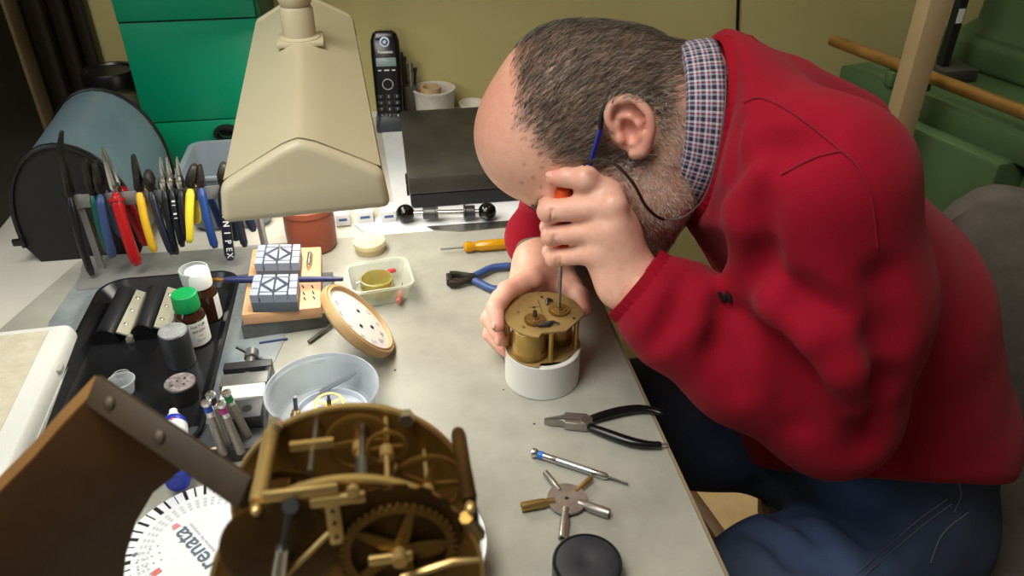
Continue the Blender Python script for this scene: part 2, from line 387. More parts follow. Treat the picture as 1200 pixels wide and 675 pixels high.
solo('white_dish', MB().lathe([(0.018, 0), (0.024, 0.01), (0.026, 0.026), (0.024, 0.026), (0.022, 0.01), (0, 0.004)], seg=32), mat('dish white', (200, 194, 180), 0.5), 'small white dish between the pot and the back wall', 'dish', W(0.160, 1.474, -0.003))
solo('wall_ledge', MB().box2((-0.18, 1.492, BZ-0.003), (0.262, 1.5055, BZ+0.004)), M_white, 'thin white ledge strip along the foot of the back wall', 'ledge', W(0.1, 1.499, -0.003), world=True)

# black flat case
cy0 = G(600, 236).y; ctz = A(480, 208, cy0).z-BZ; cx0, cx1 = G(480, 238).x, 0.240; cyb = G(480, 129, ctz).y
ca = thing('black_case', 'flat matt black case lying on papers near the back wall', 'case', W(cx0, cy0, 0.0))
obj('case_base', MB().box2((0.002, 0.002, 0), (cx1-cx0-.002, cyb-cy0-.002, ctz*.42), bev=0.003), M_blackm, ca)
obj('case_lid', MB().box2((0, 0, ctz*.43), (cx1-cx0, cyb-cy0, ctz), bev=0.004), mat('worn black lid', (58, 55, 48), 0.5, col2=(38, 36, 31), scale=12), ca)
for y in (0.02, 0.06):
    obj('hinge', MB().box((-.001, y, ctz*.43), (0.004, 0.018, 0.012), bev=0.001), M_black, ca)
# papers under and around the case
M_paper = mat('white paper', (222, 223, 224), 0.6, col2=(205, 207, 210), scale=6)
def sheet(pts, z, label, cat='paper', name='paper_sheet', m=None, th=0.001):
    c = sum((G(*p_) for p_ in pts), Vector())/len(pts)
    pts = [(G(*a).x, G(*a).y) for a in pts]
    ar = sum(pts[i][0]*pts[(i+1) % len(pts)][1]-pts[(i+1) % len(pts)][0]*pts[i][1] for i in range(len(pts)))
    if ar < 0: pts.reverse()
    return solo(name, MB().prism(pts, BZ+z, BZ+z+th), m or M_paper, label, cat, Vector((c.x, c.y, BZ+z)), world=True)
sheet([(447, 152), (594, 132), (640, 246), (470, 252), (462, 240)], -0.003, 'large white paper spread under the black case')
sheet([(415, 262), (472, 246), (640, 240), (640, 258), (520, 272), (432, 276)], -0.002, 'crumpled white paper in front of the dumbbell-shaped tool', th=0.0016)
sheet([(500, 266), (600, 259), (604, 266), (540, 272), (508, 270)], 0.0002, 'thin grey steel strip lying at the back edge of the mat', 'strip', 'steel_strip', M_steel)
for i, (x, y, w) in enumerate(((402, 266, 0.02), (428, 263, 0.024), (456, 262, 0.022))):
    pp = G(x, y); k = MB().box((0, 0, 0.009), (w, 0.03, 0.018), bev=0.0008)
    o = thing('paper_packet', ['small white packet beside the terracotta pot', 'small white packet with blue print under the lamp edge', 'small white packet below the black knob of the steel bar'][i], 'packet', (pp.x, pp.y+0.02, BZ-0.001), 0.05)
    obj('carton', k, M_paper, o)
    obj('print_band', MB().box((0, -0.0151, 0.010), (w*0.6, 0.0006, 0.004)), mat('blue print', (60, 90, 140), 0.5), o)

# bar tool with two black balls
k0, k1 = G(475, 250, 0.014), G(571, 248, 0.014)
dtl = thing('ball_bar_tool', 'steel bar tool with a black ball knob at each end', 'tool', (k0+k1)/2)
ax = (k1-k0); Lb = ax.length; Mx = frame(k0, ax)
RX = Matrix.Rotation(PI/2, 4, 'Y')
for x in (0, Lb): obj('ball_knob', MB().ell((x, 0, 0), 0.0135, Mx, 28), mat('shiny black bakelite', (10, 10, 11), 0.12), dtl, True)
obj('shaft', MB().cyl((0.01, 0, 0), (Lb-0.01, 0, 0), 0.0042, M=Mx), mat('bright chrome', (215, 213, 208), 0.15, metal=1.0), dtl, True)
obj('collar', MB().cyl((0.026, 0, 0), (0.045, 0, 0), 0.0095, M=Mx, bev=0.001).cyl((0.045, 0, 0), (0.048, 0, 0), 0.0115, M=Mx), M_steeld, dtl, True)
obj('collar', MB().cyl((Lb-0.032, 0, 0), (Lb-0.018, 0, 0), 0.010, M=Mx, bev=0.001).cyl((Lb-0.035, 0, 0), (Lb-0.032, 0, 0), 0.0115, M=Mx), M_steeld, dtl, True)

# ================================================================ lamp
M_cream = mat('cream enamel', (198, 188, 158), 0.38, col2=(193, 182, 152), scale=3)
B0, B1 = D(268, 245, 0.704), D(455, 250, 0.704); lm = (B0+B1)/2
ld = ray(360, -245); ld.z = 0; ld.normalize()
lz = lm.z; la = math.atan2(-ld.x, ld.y)
lamp = thing('bench_lamp', 'cream enamelled fluorescent bench lamp hanging over the tools', 'lamp', lm, la)
hw = 0.0722
def sec(e=0.0, ap=0.069, sk=0.032):
    a = hw+e; P = [(-a, 0), (-a+0.004, sk+e)]
    s0 = Vector((-a+0.004, sk+e)); ap_ = Vector((0, ap+e))
    for i in range(1, 6): P.append(tuple(s0.lerp(ap_, i*0.155)))
    P += [(-0.006, ap+e-0.005), (0, ap+e-0.0035), (0.006, ap+e-0.005)]
    return P + [(-x, z) for x, z in reversed(P[1:7])] + [(a, 0)]
o_, i_ = sec(), sec(-0.003)
LL = 0.56
loop = o_+[(x, max(z, 0)) for x, z in reversed(i_)]
sh = MB().rings([[Vector((x, y, z)) for x, z in loop] for y in (0.012, LL-0.012)], caps=False)
shade = obj('lamp_shade', sh, M_cream, lamp)
MXZ = Matrix(((1, 0, 0, 0), (0, 0, -1, 0), (0, 1, 0, 0), (0, 0, 0, 1)))      # xy polygon -> xz, extruded to -y
def capmb(y0, y1): return MB().prism(sec(0.0012), -y1, -y0, MXZ, bev=0.0075, seg=4)
cap = capmb(-0.012, 0.0125); cap.v = [(x, y+z*0.16*(1 if y < 0 else .0), z) for x, y, z in cap.v]
obj('end_cap', cap, M_cream, lamp, ang=50); obj('end_cap', capmb(LL-0.0125, LL+0.01), M_cream, lamp, ang=50)
for x in (-0.032, 0.032):
    obj('fluorescent_tube', MB().cyl((x, 0.03, 0.018), (x, LL-0.03, 0.018), 0.008, seg=16), mat('fluorescent tube', (250, 250, 245), 0.3, emit=((255, 250, 238), 6.0)), lamp)
Ml = Matrix.Translation(lm) @ Matrix.Rotation(la, 4, 'Z')
yn = min((abs(PX(Ml @ Vector((0, y/1000, 0.066)))[1]-43), y/1000) for y in range(100, 500, 4))[1]
obj('neck', MB().lathe([(0.024, 0), (0.024, 0.004), (0.0195, 0.006), (0.0195, 0.036), (0.0175, 0.040)], Matrix.Translation((0.0, yn, 0.062)), 28).box((0, yn, 0.062), (0.055, 0.05, 0.006), bev=0.002), M_cream, lamp)
obj('ball_joint', MB().ell((0, yn, 0.115), 0.021).cyl((-0.03, yn, 0.118), (0.03, yn, 0.118), 0.008), M_cream, lamp)
pB = Vector((0, yn, 0.12)); pT = Vector((0.0, yn+0.02, 0.52)); inv = Ml.inverted(); pW = inv @ Vector((lm.x+0.0, WY-0.012, lm.z+0.30))
obj('lower_arm', MB().cyl(pB, pT, 0.0085, seg=16), M_cream, lamp)
obj('upper_arm', MB().cyl(pT, pW, 0.0085, seg=16).ell(pT, 0.014), M_cream, lamp)
obj('wall_plate', MB().cyl(pW, pW+(Matrix.Rotation(-la, 4, 'Z') @ Vector((0, 0.0118, 0))), 0.04), M_cream, lamp)

# ================================================================ right side: wall cable, machine, post, rod
solo('wall_cable', MB().tube([A(864, -120, WY-0.004), A(865, 0, WY-0.004), A(864, 30, WY-0.004), A(868, 120, WY-0.004), A(868, 420, WY-0.004)], 0.0032, 8), M_black, 'thin black cable running down the wall behind the man', 'cable')
M_mach = mat('green machine enamel', (74, 98, 62), 0.4, col2=(64, 87, 54), scale=5, bump=0.05)
mo = G(985, 76, 0.10); mdir = Vector((0.237, -0.97, 0)).normalized()
mz = math.atan2(mdir.y, mdir.x)
mc = thing('green_machine', 'green painted cast machine tool standing behind the man and the chair', 'machine', (mo.x, mo.y, 0), mz)
# local x runs towards the viewer, local y away to the side
H1 = mo.z
obj('bed', MB().box2((0, 0, H1-0.045), (0.62, 0.42, H1), bev=0.006), M_mach, mc)
obj('casting', MB().box2((-0.02, -0.03, 0.03), (0.385, 0.36, H1-0.04), bev=0.008).box2((0.385, 0.03, 0.03), (0.62, 0.36, H1-0.05), bev=0.008), M_mach, mc)
obj('headstock', MB().box2((0.02, 0.195, H1-0.002), (0.30, 0.42, H1+0.055), bev=0.014, seg=4), M_mach, mc)
hd = MB().rings([[Vector((x, y, z)) for x, y in rrect(x0, y0, 0.30, 0.42, 0.03)] for x0, y0, z in ((0.03, 0.225, H1+.05), (0.05, 0.245, H1+.075), (0.06, 0.25, H1+0.33))])
obj('column_housing', hd, M_mach, mc)
obj('oil_cap', MB().cyl((0.25, 0.212, H1+0.05), (0.25, 0.212, H1+0.059), 0.016), M_blackm, mc)
obj('lock_lever', MB().tube([(0.17, 0.03, H1-.002), (0.17, 0.035, H1+0.012), (0.15, 0.05, H1+0.016)], 0.006, 8), M_blackm, mc)
obj('plinth', MB().box2((0.03, 0.02, 0), (0.6, 0.34, 0.03)), M_blackm, mc)
r0, r1 = G(975, 47, 0.135), G(1230, 143, 0.135)
rd = (r1-r0).normalized()
solo('brass_rod', MB().cyl(r0, r1+rd*0.15, 0.0105, seg=28, bev=0.002), mat('worn bronze bar', (176, 134, 76), 0.3, metal=0.6, col2=(140, 102, 54), scale=14), 'long bronze-coloured bar resting over the green machine behind the post', 'rod', r0, world=True)
pm = Matrix.Translation((0, 0, 0))
for t in (0.165, 0.56):
    c = r0+rd*t; obj('rod_rest', MB().box2((c.x-0.011, c.y-0.011, H1-0.002), (c.x+0.011, c.y+0.011, r0.z-0.0107), bev=0.002), M_mach, mc, True)
pa = A(1064, 140, 1.06)
mp = thing('timber_post', 'upright beige square post in front of the green machine', 'post', (pa.x, 1.06, 0), math.radians(2))
obj('shaft', MB().box2((-0.0185, 0, 0), (0.0185, 0.03, 2.49), bev=0.001), mat('beige painted timber', (178, 156, 116), 0.6, col2=(170, 147, 106), scale=5), mp)
bs = G(1113, 90, 0.102)
st = thing('indicator_stand', 'dark upright stand with a small white sticker on the machine bed', 'stand', (bs.x-.004, bs.y-.0, H1+.0005))
obj('foot', MB().box2((-0.03, -0.03, 0), (0.035, 0.04, 0.022), bev=0.002), mat('dark grey block', (60, 58, 50), 0.6), st)
obj('pillar', MB().box2((-0.022, -0.005, 0.02), (-0.008, 0.012, 0.35)), M_blackm, st)
obj('sticker', MB().box2((-0.021, -0.0062, 0.098), (-0.010, -0.005, 0.122)), M_paper, st)

# ================================================================ chair
M_chair = mat('grey brown chair upholstery', (92, 86, 78), 0.8, col2=(82, 76, 69), scale=40, bump=0.25, bscale=500)
cc = Vector((0.63, 0.63, 0)); c2 = Vector((0.728, 0.655, 0))
ch = thing('swivel_chair', 'grey upholstered swivel chair with curved back under the seated man', 'chair', c2)
def plan(a, r): return Vector((cc.x+r*math.cos(a), cc.y+r*math.sin(a), 0))
bk = MB(); ring_rows = []
N = 30
for i in range(N+1):
    t = i/N; a = math.radians(66-t*104)
    edge = min(1, min(t, 1-t)/0.16); e = math.sqrt(max(0, 1-(1-edge)**2))
    zt = 0.57+(0.835-0.57)*(0.25+0.75*e); zb = 0.66-(0.66-0.53)*e if e < 1 else 0.53
    zb = 0.60-0.1*e; th = 0.012+0.016*e; r = 0.315
    ro = []
    for dr, z in ((-th, zb+.01), (-th, (zb+zt)/2), (-th, zt-.012), (-th*.4, zt), (th*.4, zt), (th, zt-.012), (th, (zb+zt)/2), (th, zb+.01), (0, zb)):
        v = plan(a, r+dr); ro.append(Vector((v.x, v.y, z)))
    ring_rows.append(ro)
bk.rings(ring_rows)
obj('backrest', bk, M_chair, ch, True, ang=60)
sx_, sy_ = 0.728, 0.655
sr = lambda r, z: [Vector((sx_+.88*r*math.cos(2*PI*j/48), sy_+.92*r*math.sin(2*PI*j/48), z)) for j in range(48)]
obj('seat', MB().rings([sr(.23, .375), sr(.262, .38), sr(.27, .397), sr(.262, .420), sr(.24, .430)]), M_chair, ch, True, ang=60)
obj('seat_shell', MB().rings([sr(.262, .370), sr(.278, .374), sr(.278, .404), sr(.270, .404)], caps=True), mat('tan shell edge', (150, 124, 86), 0.5), ch, True)
obj('gas_column', MB().cyl((0, 0, 0.07), (0, 0, 0.375), 0.026), M_black, ch)
sup = plan(math.radians(14), 0.33); s2 = c2+Vector((0.1, 0, 0))
obj('back_support', MB().tube([(s2.x, s2.y, .39), (sup.x+.01, sup.y, .39), (sup.x+.02, sup.y, .45), (sup.x+.018, sup.y, .66)], .014, 10), M_black, ch, True)
for k in range(5):
    a = 2*PI*k/5+0.3; d = Vector((math.cos(a), math.sin(a), 0))
    lg = obj('leg', MB().tube([d*0.02+Vector((0, 0, .08)), d*0.27+Vector((0, 0, .062))], [.022, .015], 10), M_black, ch)
    obj('caster', MB().cyl(d*0.265+Vector((-d.y*.012, d.x*.012, .025)), d*0.265+Vector((d.y*.012, -d.x*.012, .025)), .025), M_black, lg)
# ================================================================ plier rack
RY = 0.965
rk = thing('plier_rack', 'grey metal rack with a flat rail from which pliers hang', 'rack', W(-0.31, RY, 0))
M_rack = mat('dull grey steel plate', (150, 150, 146), 0.45, metal=0.3, col2=(134, 134, 131), scale=12)
q = [G(99, 303), G(91, 342), G(312, 322), G(304, 292)]
obj('base_plate', MB().prism([(v.x, v.y) for v in reversed(q)], BZ+0.0012, BZ+0.0035), M_rack, rk, True)
ra, rb_ = A(92, 236, RY), A(300, 222, RY); rzc = (ra.z+rb_.z)/2
obj('rail', MB().box2((ra.x-0.004, RY-0.0016, rzc-0.009), (rb_.x+0.002, RY+0.0016, rzc+0.009), bev=0.0006), M_rack, rk, True)
for x in (ra.x, rb_.x-0.004):
    obj('upright', MB().box2((x-0.004, RY+0.001, BZ+0.003), (x+0.004, RY+0.005, rzc+0.008)), M_rack, rk, True)
M_pl = mat('dark plier steel', (70, 66, 62), 0.4, metal=0.75, col2=(50, 47, 44), scale=50)
M_bright = mat('polished steel', (208, 206, 200), 0.2, metal=0.95)
def grip_mat(n, c): return mat(n+' grip rubber', c, 0.35)
M_navy = grip_mat('navy', (30, 42, 66))
PL = [  # tip, joint, front grip end, colour, label, jaw shape, grip radius
 ((70, 160), (84, 232), (108, 322), (24, 24, 26), 'long black pliers with a bent jaw at the end of the plier rack', 'bent', .0048),
 ((98, 187), (112, 234), (128, 297), (10, 74, 62), 'pliers with dark green grips hanging beside the long black ones', 'round', .0046),
 ((112, 190), (122, 236), (132, 300), (52, 72, 112), 'pliers with slate blue grips hanging between green and red grips', 'round', .006),
 ((120, 173), (139, 232), (161, 309), (168, 22, 26), 'red handled shears with pale pointed blades on the rack', 'blade', .0075),
 ((156, 182), (168, 236), (181, 294), (222, 176, 40), 'pliers with amber yellow grips hanging right after the red shears', 'flat', .0052),
 ((173, 201), (182, 238), (202, 297), (34, 38, 54), 'blue-black pliers beside the amber gripped ones on the rack', 'cut', .0048),
 ((187, 184), (196, 232), (207, 297), (20, 22, 26), 'slim black pliers with fine pale jaws, first of three alike', 'fine', .0045),
 ((195, 184), (205, 232), (214, 288), (18, 22, 28), 'slim black pliers with white lettering on the grip', 'fine', .0045),
 ((207, 184), (215, 230), (219, 281), (22, 22, 24), 'slim black pliers partly behind the lemon yellow grip', 'fine', .0048),
 ((228, 194), (226, 226), (222, 283), (236, 216, 60), 'pliers with lemon yellow grips hanging on the rack', 'cut', .0055),
 ((234, 194), (240, 234), (252, 289), (34, 66, 126), 'pliers with bright blue grips next to the lemon yellow ones', 'flat', .0055),
 ((262, 192), (264, 226), (270, 303), (24, 28, 40), 'black gripped pliers lettered in white along the handle', 'cut', .0068),
 ((276, 205), (278, 236), (287, 288), (30, 36, 50), 'dark navy pliers hanging just below the lamp corner', 'flat', .005),
 ((289, 210), (290, 236), (297, 270), (26, 34, 54), 'short navy pliers almost hidden behind the lamp corner', 'flat', .005),
]
for i, (tp, jt, en, colr, lab, shape, gr) in enumerate(PL):
    T_, J, E_ = A(tp[0], tp[1], RY-0.001), A(jt[0], jt[1], RY), A(en[0], en[1], RY-0.020)
    J.z = max(J.z, rzc+0.016) if True else J.z
    E_.z = max(E_.z, BZ+0.0045+gr)
    o = thing('pliers', lab, 'pliers', (J.x, RY, BZ+0.0035), 0, 'pliers hanging on the rack')
    hd = MB(); up = T_-J; ln = up.length; u = up.normalized()
    Mh = frame(J, Vector((0, 1, 0)), None) if False else Matrix.Translation(J)
    w0 = {'bent': .006, 'round': .0055, 'blade': .005, 'flat': .0048, 'cut': .007, 'fine': .0034}[shape]
    for s in (-1, 1):
        jw = MB()
        pts = [J+Vector((0, s*.004, -.006)), J+u*.004+Vector((0, s*.004, 0)), J+u*ln*.35+Vector((0, s*w0*.7, 0)), J+u*ln*.75+Vector((0, s*w0*.5, 0)), T_+Vector((0, s*.0016, 0))]
        rr = {'bent': [.004, .005, .0045, .0036, .002], 'round': [.004, .005, .006, .005, .003], 'blade': [.004, .0055, .0048, .003, .0008], 'flat': [.004, .005, .0045, .0036, .0024],
              'cut': [.004, .006, .007, .0055, .0035], 'fine': [.0035, .0045, .0028, .0018, .0009]}[shape]
        if shape == 'bent': pts[-1] += Vector((.004, 0, .006)); pts[-2] += Vector((-.002, 0, 0))
        jw.tube(smooth_path(pts, 3), [rr[0]+(rr[-1]-rr[0])*0 if False else float(np.interp(k/12, [0, .25, .5, .75, 1], rr)) for k in range(13)], 8)
        obj('jaw', jw, M_bright if shape in ('blade', 'fine') else M_pl, o, True)
    obj('joint', MB().cyl(J+Vector((-.0048, 0, 0)), J+Vector((.0048, 0, 0)), .0068, seg=16, bev=.001), M_pl, o, True)
    for s in (-1, 1):
        e = Vector((E_.x+(0 if s < 0 else .004), RY+s*.020, E_.z+(0 if s < 0 else .006)))
        top = J+Vector((0, s*.005, -.006)); mid = top.lerp(e, .45)+Vector((0, s*.006, 0)); st_ = top.lerp(mid, .3)
        st_.y = RY+s*max(abs(st_.y-RY), .0045+gr)
        path = smooth_path([top, st_, mid, top.lerp(e, .8)+Vector((0, s*.004, 0)), e], 5)
        g_ = MB().tube(path, [gr*.55 if k < 2 else gr*(.8 if k < 4 else 1.0 if k < len(path)-2 else .75) for k in range(len(path))], 12)
        if shape == 'blade': g_.tube([path[3], path[4]], [gr*1.35, gr*1.3], 14)
        gm = mat('grip %d' % i, colr, 0.33)
        if i == 0 and s > 0: gm = mat('worn bronze handle', (92, 80, 62), 0.35, metal=0.6)
        go = obj('grip', g_, gm, o, True)
        if i == 11 and s < 0:
            tx = MB()
            for q_, ch_ in enumerate('KNIPEX'):
                k = len(path)*(.40+.082*q_); i0 = int(k); pt_ = path[i0].lerp(path[i0+1], k-i0); xd = (path[i0+1]-path[i0]).normalized()
                nd = (CAM-pt_); nd = (nd-xd*nd.dot(xd)).normalized()
                tm = text_mb(ch_, .0105, frame(pt_+nd*(gr+.0003), xd, nd), .0003, bold=.0002); tx.add(tm.v, tm.f)
            obj('grip_lettering', tx, mat('white lettering', (205, 208, 212), 0.5), go, True)
        if i == 7 and s < 0:
            tx = MB()
            for q_ in range(4):
                k = len(path)*(.30+.07*q_); i0 = int(k); pt_ = path[i0]; xd = (path[i0+1]-path[i0]).normalized(); nd = (CAM-pt_); nd = (nd-xd*nd.dot(xd)).normalized()
                tx.box((0, 0, 0), (.0009 if q_ % 2 else .0022, .0042, .0004), frame(pt_+nd*(gr+.0002), xd, nd))
            obj('grip_print', tx, mat('white lettering', (205, 208, 212), 0.5), go, True)['kind'] = 'stuff'
s0 = A(303, 250, RY-.012); s1 = A(312, 288, RY-.014)
solo('steel_strip', MB().tube([s0, s1], .0035, 4), M_rack, 'narrow flat steel strip hanging from the rail under the lamp corner', 'strip', s1, world=True)

# ================================================================ black tray and what is on it
tx0, tx1, ty0, ty1 = -0.378, -0.206, 0.585, 0.912
M_tray = mat('black tray plastic', (17, 18, 20), 0.22, col2=(26, 27, 30), scale=14, rvar=0.08)
tz = BZ+0.0012
tb = MB(); tr = lambda e, r, z: [Vector((x, y, tz+z)) for x, y in rrect(tx0+e, ty0+e, tx1-e, ty1-e, r, 8)]
tb.rings([tr(.014, .022, 0), tr(.003, .03, .012), tr(0, .032, .0165), tr(.0005, .032, .018), tr(.004, .03, .018), tr(.006, .028, .0155), tr(.016, .02, .003)])
solo('black_tray', tb, M_tray, 'black rectangular plastic tray with rounded corners holding bottles and cylinders', 'tray', Vector((-.29, .75, tz)), world=True)
TZ = tz+0.003; th = TZ-BZ
M_blk = mat('satin black barrel', (34, 36, 40), 0.28, col2=(28, 30, 33), scale=10)
M_plate = mat('pale nickel plate', (190, 188, 172), 0.35, metal=0.35, col2=(170, 168, 150), scale=18)
def barrel(p0, p1, lab):
    a, c = G(*p0, th), G(*p1, th); L_ = (c-a).length; rr = .0145
    o = thing('hinged_barrel', lab, 'tool case', a, math.atan2((c-a).y, (c-a).x)); 
    prof = [(rr*math.cos(PI*k/16), rr*1.35*math.sin(PI*k/16)) for k in range(17)]
    R_ = [[Vector((x, y, z)) for y, z in prof] for x in (0.004, L_)]
    obj('barrel', MB().rings(R_, caps=False, closed=False).rings([[Vector((x, y*.96, max(z*.96, 0))) for y, z in prof] for x in (L_, 0.004)], caps=True), M_blk, o, fix=False)
    obj('end_disc', MB().rings([[Vector((x, y*1.03, max(z*1.03, 0))) for y, z in prof] for x in (0, 0.0045)]), M_black, o)
    obj('hinge_plate', MB().prism([(0.001, -.007), (L_-.004, -.006), (L_-.004, .006), (0.001, .007)], 0, .002, Matrix.Translation((0, -.0195, .0115)) @ Matrix.Rotation(math.radians(28), 4, 'X')), M_plate, o)
    obj('hinge_knuckle', MB().cyl((-.002, -.027, .007), (L_-.006, -.027, .007), .0032, seg=12).box2((0.0, -.030, 0), (L_-.01, -.022, .006)), M_plate, o)
    for t in (.2, .5, .78):
        obj('screw', MB().lathe([(.0024, 0), (.0024, .001), (.0012, .0018), (0, .0018)], Matrix.Translation((L_*t, -.0195, .0135)) @ Matrix.Rotation(math.radians(28), 4, 'X'), 14), M_bright, o)
    return o
barrel((125, 404), (150, 351), 'black half-round barrel with hinge strip, near the white flat box')
barrel((169, 398), (186, 348), 'black half-round barrel with hinge strip, beside the green capped bottle')
M_amber = mat('amber bottle glass', (46, 24, 12), 0.06, trans=0.0, coat=0.5)
M_label = mat('bottle label paper', (226, 226, 220), 0.6)
def bottle(base, r, hgt, capm, lab, ring=False, lines=(), la=(-128, 8)):
    p = G(*base, th); o = thing('bottle', lab, 'bottle', p)
    bh = hgt*.66; k = r
    obj('glass_body', MB().lathe([(k*.9, 0), (k, .002), (k, bh*.82), (k*.93, bh*.92), (k*.72, bh*1.02), (k*.66, bh*1.06), (k*.66, bh*1.18)], seg=36), M_amber, o)
    lb = MB(); n = 22; a0, a1 = math.radians(la[0]), math.radians(la[1]); V = []; F = []
    for i in range(n+1):
        a = a0+(a1-a0)*i/n; V += [((k+.0004)*math.cos(a), (k+.0004)*math.sin(a), bh*.06), ((k+.0004)*math.cos(a), (k+.0004)*math.sin(a), bh*.78)]
    for i in range(n): F.append((2*i, 2*i+2, 2*i+3, 2*i+1))
    lo = obj('label', lb.add(V, F), M_label, o)
    for j, (tx, sz) in enumerate(lines):
        tm = text_mb(tx, sz, Matrix.Identity(4), .0001); az = math.radians(-52); 
        z0 = bh*.66-j*bh*.145
        tm.v = [((k+.0007)*math.cos(az+x/k), (k+.0007)*math.sin(az+x/k), z0+y) for x, y, z in tm.v]
        obj('label_print', tm, mat('dark print', (40, 44, 48), 0.6), lo)
    c0 = bh*1.06; ch_ = hgt-c0
    cp = MB(); R_ = []
    for z, s in ((0, .84), (.08, .86), (.86, .84), (.97, .80), (1.0, .74)):
        R_.append([Vector((k*s*(1+.012*(j % 2))*math.cos(2*PI*j/56), k*s*(1+.012*(j % 2))*math.sin(2*PI*j/56), c0+ch_*z)) for j in range(56)])
    obj('cap', cp.rings(R_), capm, o, ang=30)
    if ring: obj('clear_collar', MB().lathe([(k*.95, c0+ch_*.15), (k*1.0, c0+ch_*.9), (k*.98, c0+ch_*1.02), (k*.90, c0+ch_*1.02), (k*.90, c0+ch_*.2)], seg=40, M=Matrix.Translation((-.004, .004, 0))), glassy('clear collar', (200, 210, 205), .35), o)
    return o
bottle((230, 399), .0168, .066, mat('green cap', (6, 142, 74), 0.4), 'small brown bottle with green cap and white label on the tray', lines=(('NATUR', .0052), ('BENZIN', .0044), ('rein', .0036), ('250 ml', .0034)))
bottle((244, 372), .0168, .067, mat('white cap', (232, 232, 230), 0.4), 'small brown bottle with white cap behind the green capped one', ring=True, la=(-35, 70))
p = G(213, 425, th)
c_ = thing('steel_cylinder', 'tall plain grey steel cylinder standing on the tray before the bottles', 'cylinder', p)
obj('body', MB().cyl((0, 0, 0), (0, 0, .044), .0158, seg=48, bev=.0008), mat('grey turned steel', (104, 106, 110), 0.38, metal=0.7, col2=(84, 86, 90), scale=30, stretch=(1, 1, .2)), c_)
obj('lid_face', MB().cyl((0, 0, .0438), (0, 0, .0446), .0148, seg=48), mat('scratched pale steel', (196, 198, 202), 0.4, metal=0.5, col2=(160, 162, 166), scale=90), c_)
p = G(216, 466, th); c_ = thing('drilled_steel_block', 'short round steel block with small holes in its mottled top', 'block', p)
obj('body', MB().cyl((0, 0, 0), (0, 0, .021), .0162, seg=48, bev=.0008), mat('dark turned steel', (66, 62, 62), 0.4, metal=0.6), c_)
obj('top_face', MB().cyl((0, 0, .0208), (0, 0, .0214), .0153, seg=48), mat('mottled stained steel', (176, 168, 168), 0.45, metal=0.4, col2=(92, 82, 82), scale=170, contrast=.3), c_)
hb = MB()
for x, y in ((-.003, .002), (.004, .006), (.005, -.004), (-.007, -.005)): hb.cyl((x, y, .0212), (x, y, .0216), .0013, seg=10)
obj('hole', hb, M_black, c_)['kind'] = 'stuff'
p = G(146, 459, th)
solo('small_cup', MB().lathe([(.010, 0), (.0135, .014), (.0142, .0145), (.0142, .016), (.0128, .016), (.0095, .001), (0, .001)], seg=36), glassy('clear cup plastic', (210, 215, 215), .3), 'small clear plastic cup on the black tray', 'cup', p)
p = G(142, 440, th)
solo('wire_ring', MB().lathe([(.0085+.0009*math.cos(a*PI/4), .0009+.0009*math.sin(a*PI/4)) for a in range(9)], caps=False, seg=36), mat('bright ring steel', (225, 225, 225), .2, metal=.8), 'thin bright metal ring lying beside the clear cup', 'ring', p)
t0, t1 = G(203, 481, th+.012), G(209, 566, th+.012)
gl = thing('glue_tube', 'blue and white glue tube with pointed white nozzle on the tray', 'tube', t1)
Mx = frame(t0, t1-t0); gL = (t1-t0).length; RXm = Mx @ Matrix.Rotation(PI/2, 4, 'Y')
obj('nozzle', MB().lathe([(.0028, 0), (.0040, .001), (.0042, .006), (.0052, .010), (.0068, .011), (.0068, .015)], RXm, 24), mat('nozzle white', (236, 238, 240), .4), gl, True)
M_blue = mat('glue blue', (28, 52, 164), .35)
obj('tube_body', MB().lathe([(.0068, .014), (.0115, .019), (.0122, .024), (.0122, gL-.006), (.010, gL)], RXm, 28), M_blue, gl, True)
lb = MB().lathe([(.0124, .028), (.0124, gL-.016)], RXm, 28, caps=False)
obj('label', lb, M_paper, gl, True)
wt = (t0*.74+t1*.26)+Vector((0, -.003, .0118))
obj('warning_mark', text_mb('!', .011, frame(wt, _R, Vector((0, -.35, 1))), .0003, bold=.0003), mat('warning red', (190, 40, 40), .5), gl, True)

# ================================================================ white flat box at the left
wb = thing('white_flat_box', 'flat white plastic box with cream lid panel beside the black tray', 'box', W(-0.50, 0.68, 0.0), math.radians(2.6))
M_wp = mat('white box plastic', (226, 228, 224), 0.4, col2=(214, 216, 210), scale=6)
P0 = G(85, 379, .032)-Vector((-0.50, 0.68, BZ))
wb_inv = Matrix.Rotation(math.radians(-2.6), 3, 'Z'); P0 = wb_inv @ Vector((P0.x, P0.y, 0))
bxl = lambda e, z, r=.012: [Vector((x, y, z)) for x, y in rrect(P0.x-.24+e, P0.y-.36+e, P0.x-e, P0.y-e, r)]
obj('tray_base', MB().rings([bxl(-.002, .0012), bxl(-.004, .004), bxl(-.004, .014)]), M_wp, wb)
obj('lid', MB().rings([bxl(-.003, .0142), bxl(-.003, .022), bxl(0, .030, .009), bxl(.002, .032, .008)]), M_wp, wb)
obj('lid_panel', MB().prism([(P0.x-.22, P0.y-.34), (P0.x-.022, P0.y-.34), (P0.x-.022, P0.y-.010), (P0.x-.22, P0.y-.010)], .0318, .0326), mat('cream speckled panel', (212, 206, 188), .6, col2=(190, 182, 160), scale=60, contrast=.15), wb)
obj('catch', MB().box((P0.x+.003, P0.y-.075, .024), (.006, .012, .006), bev=.001), mat('grey catch', (170, 170, 165), .4), wb)

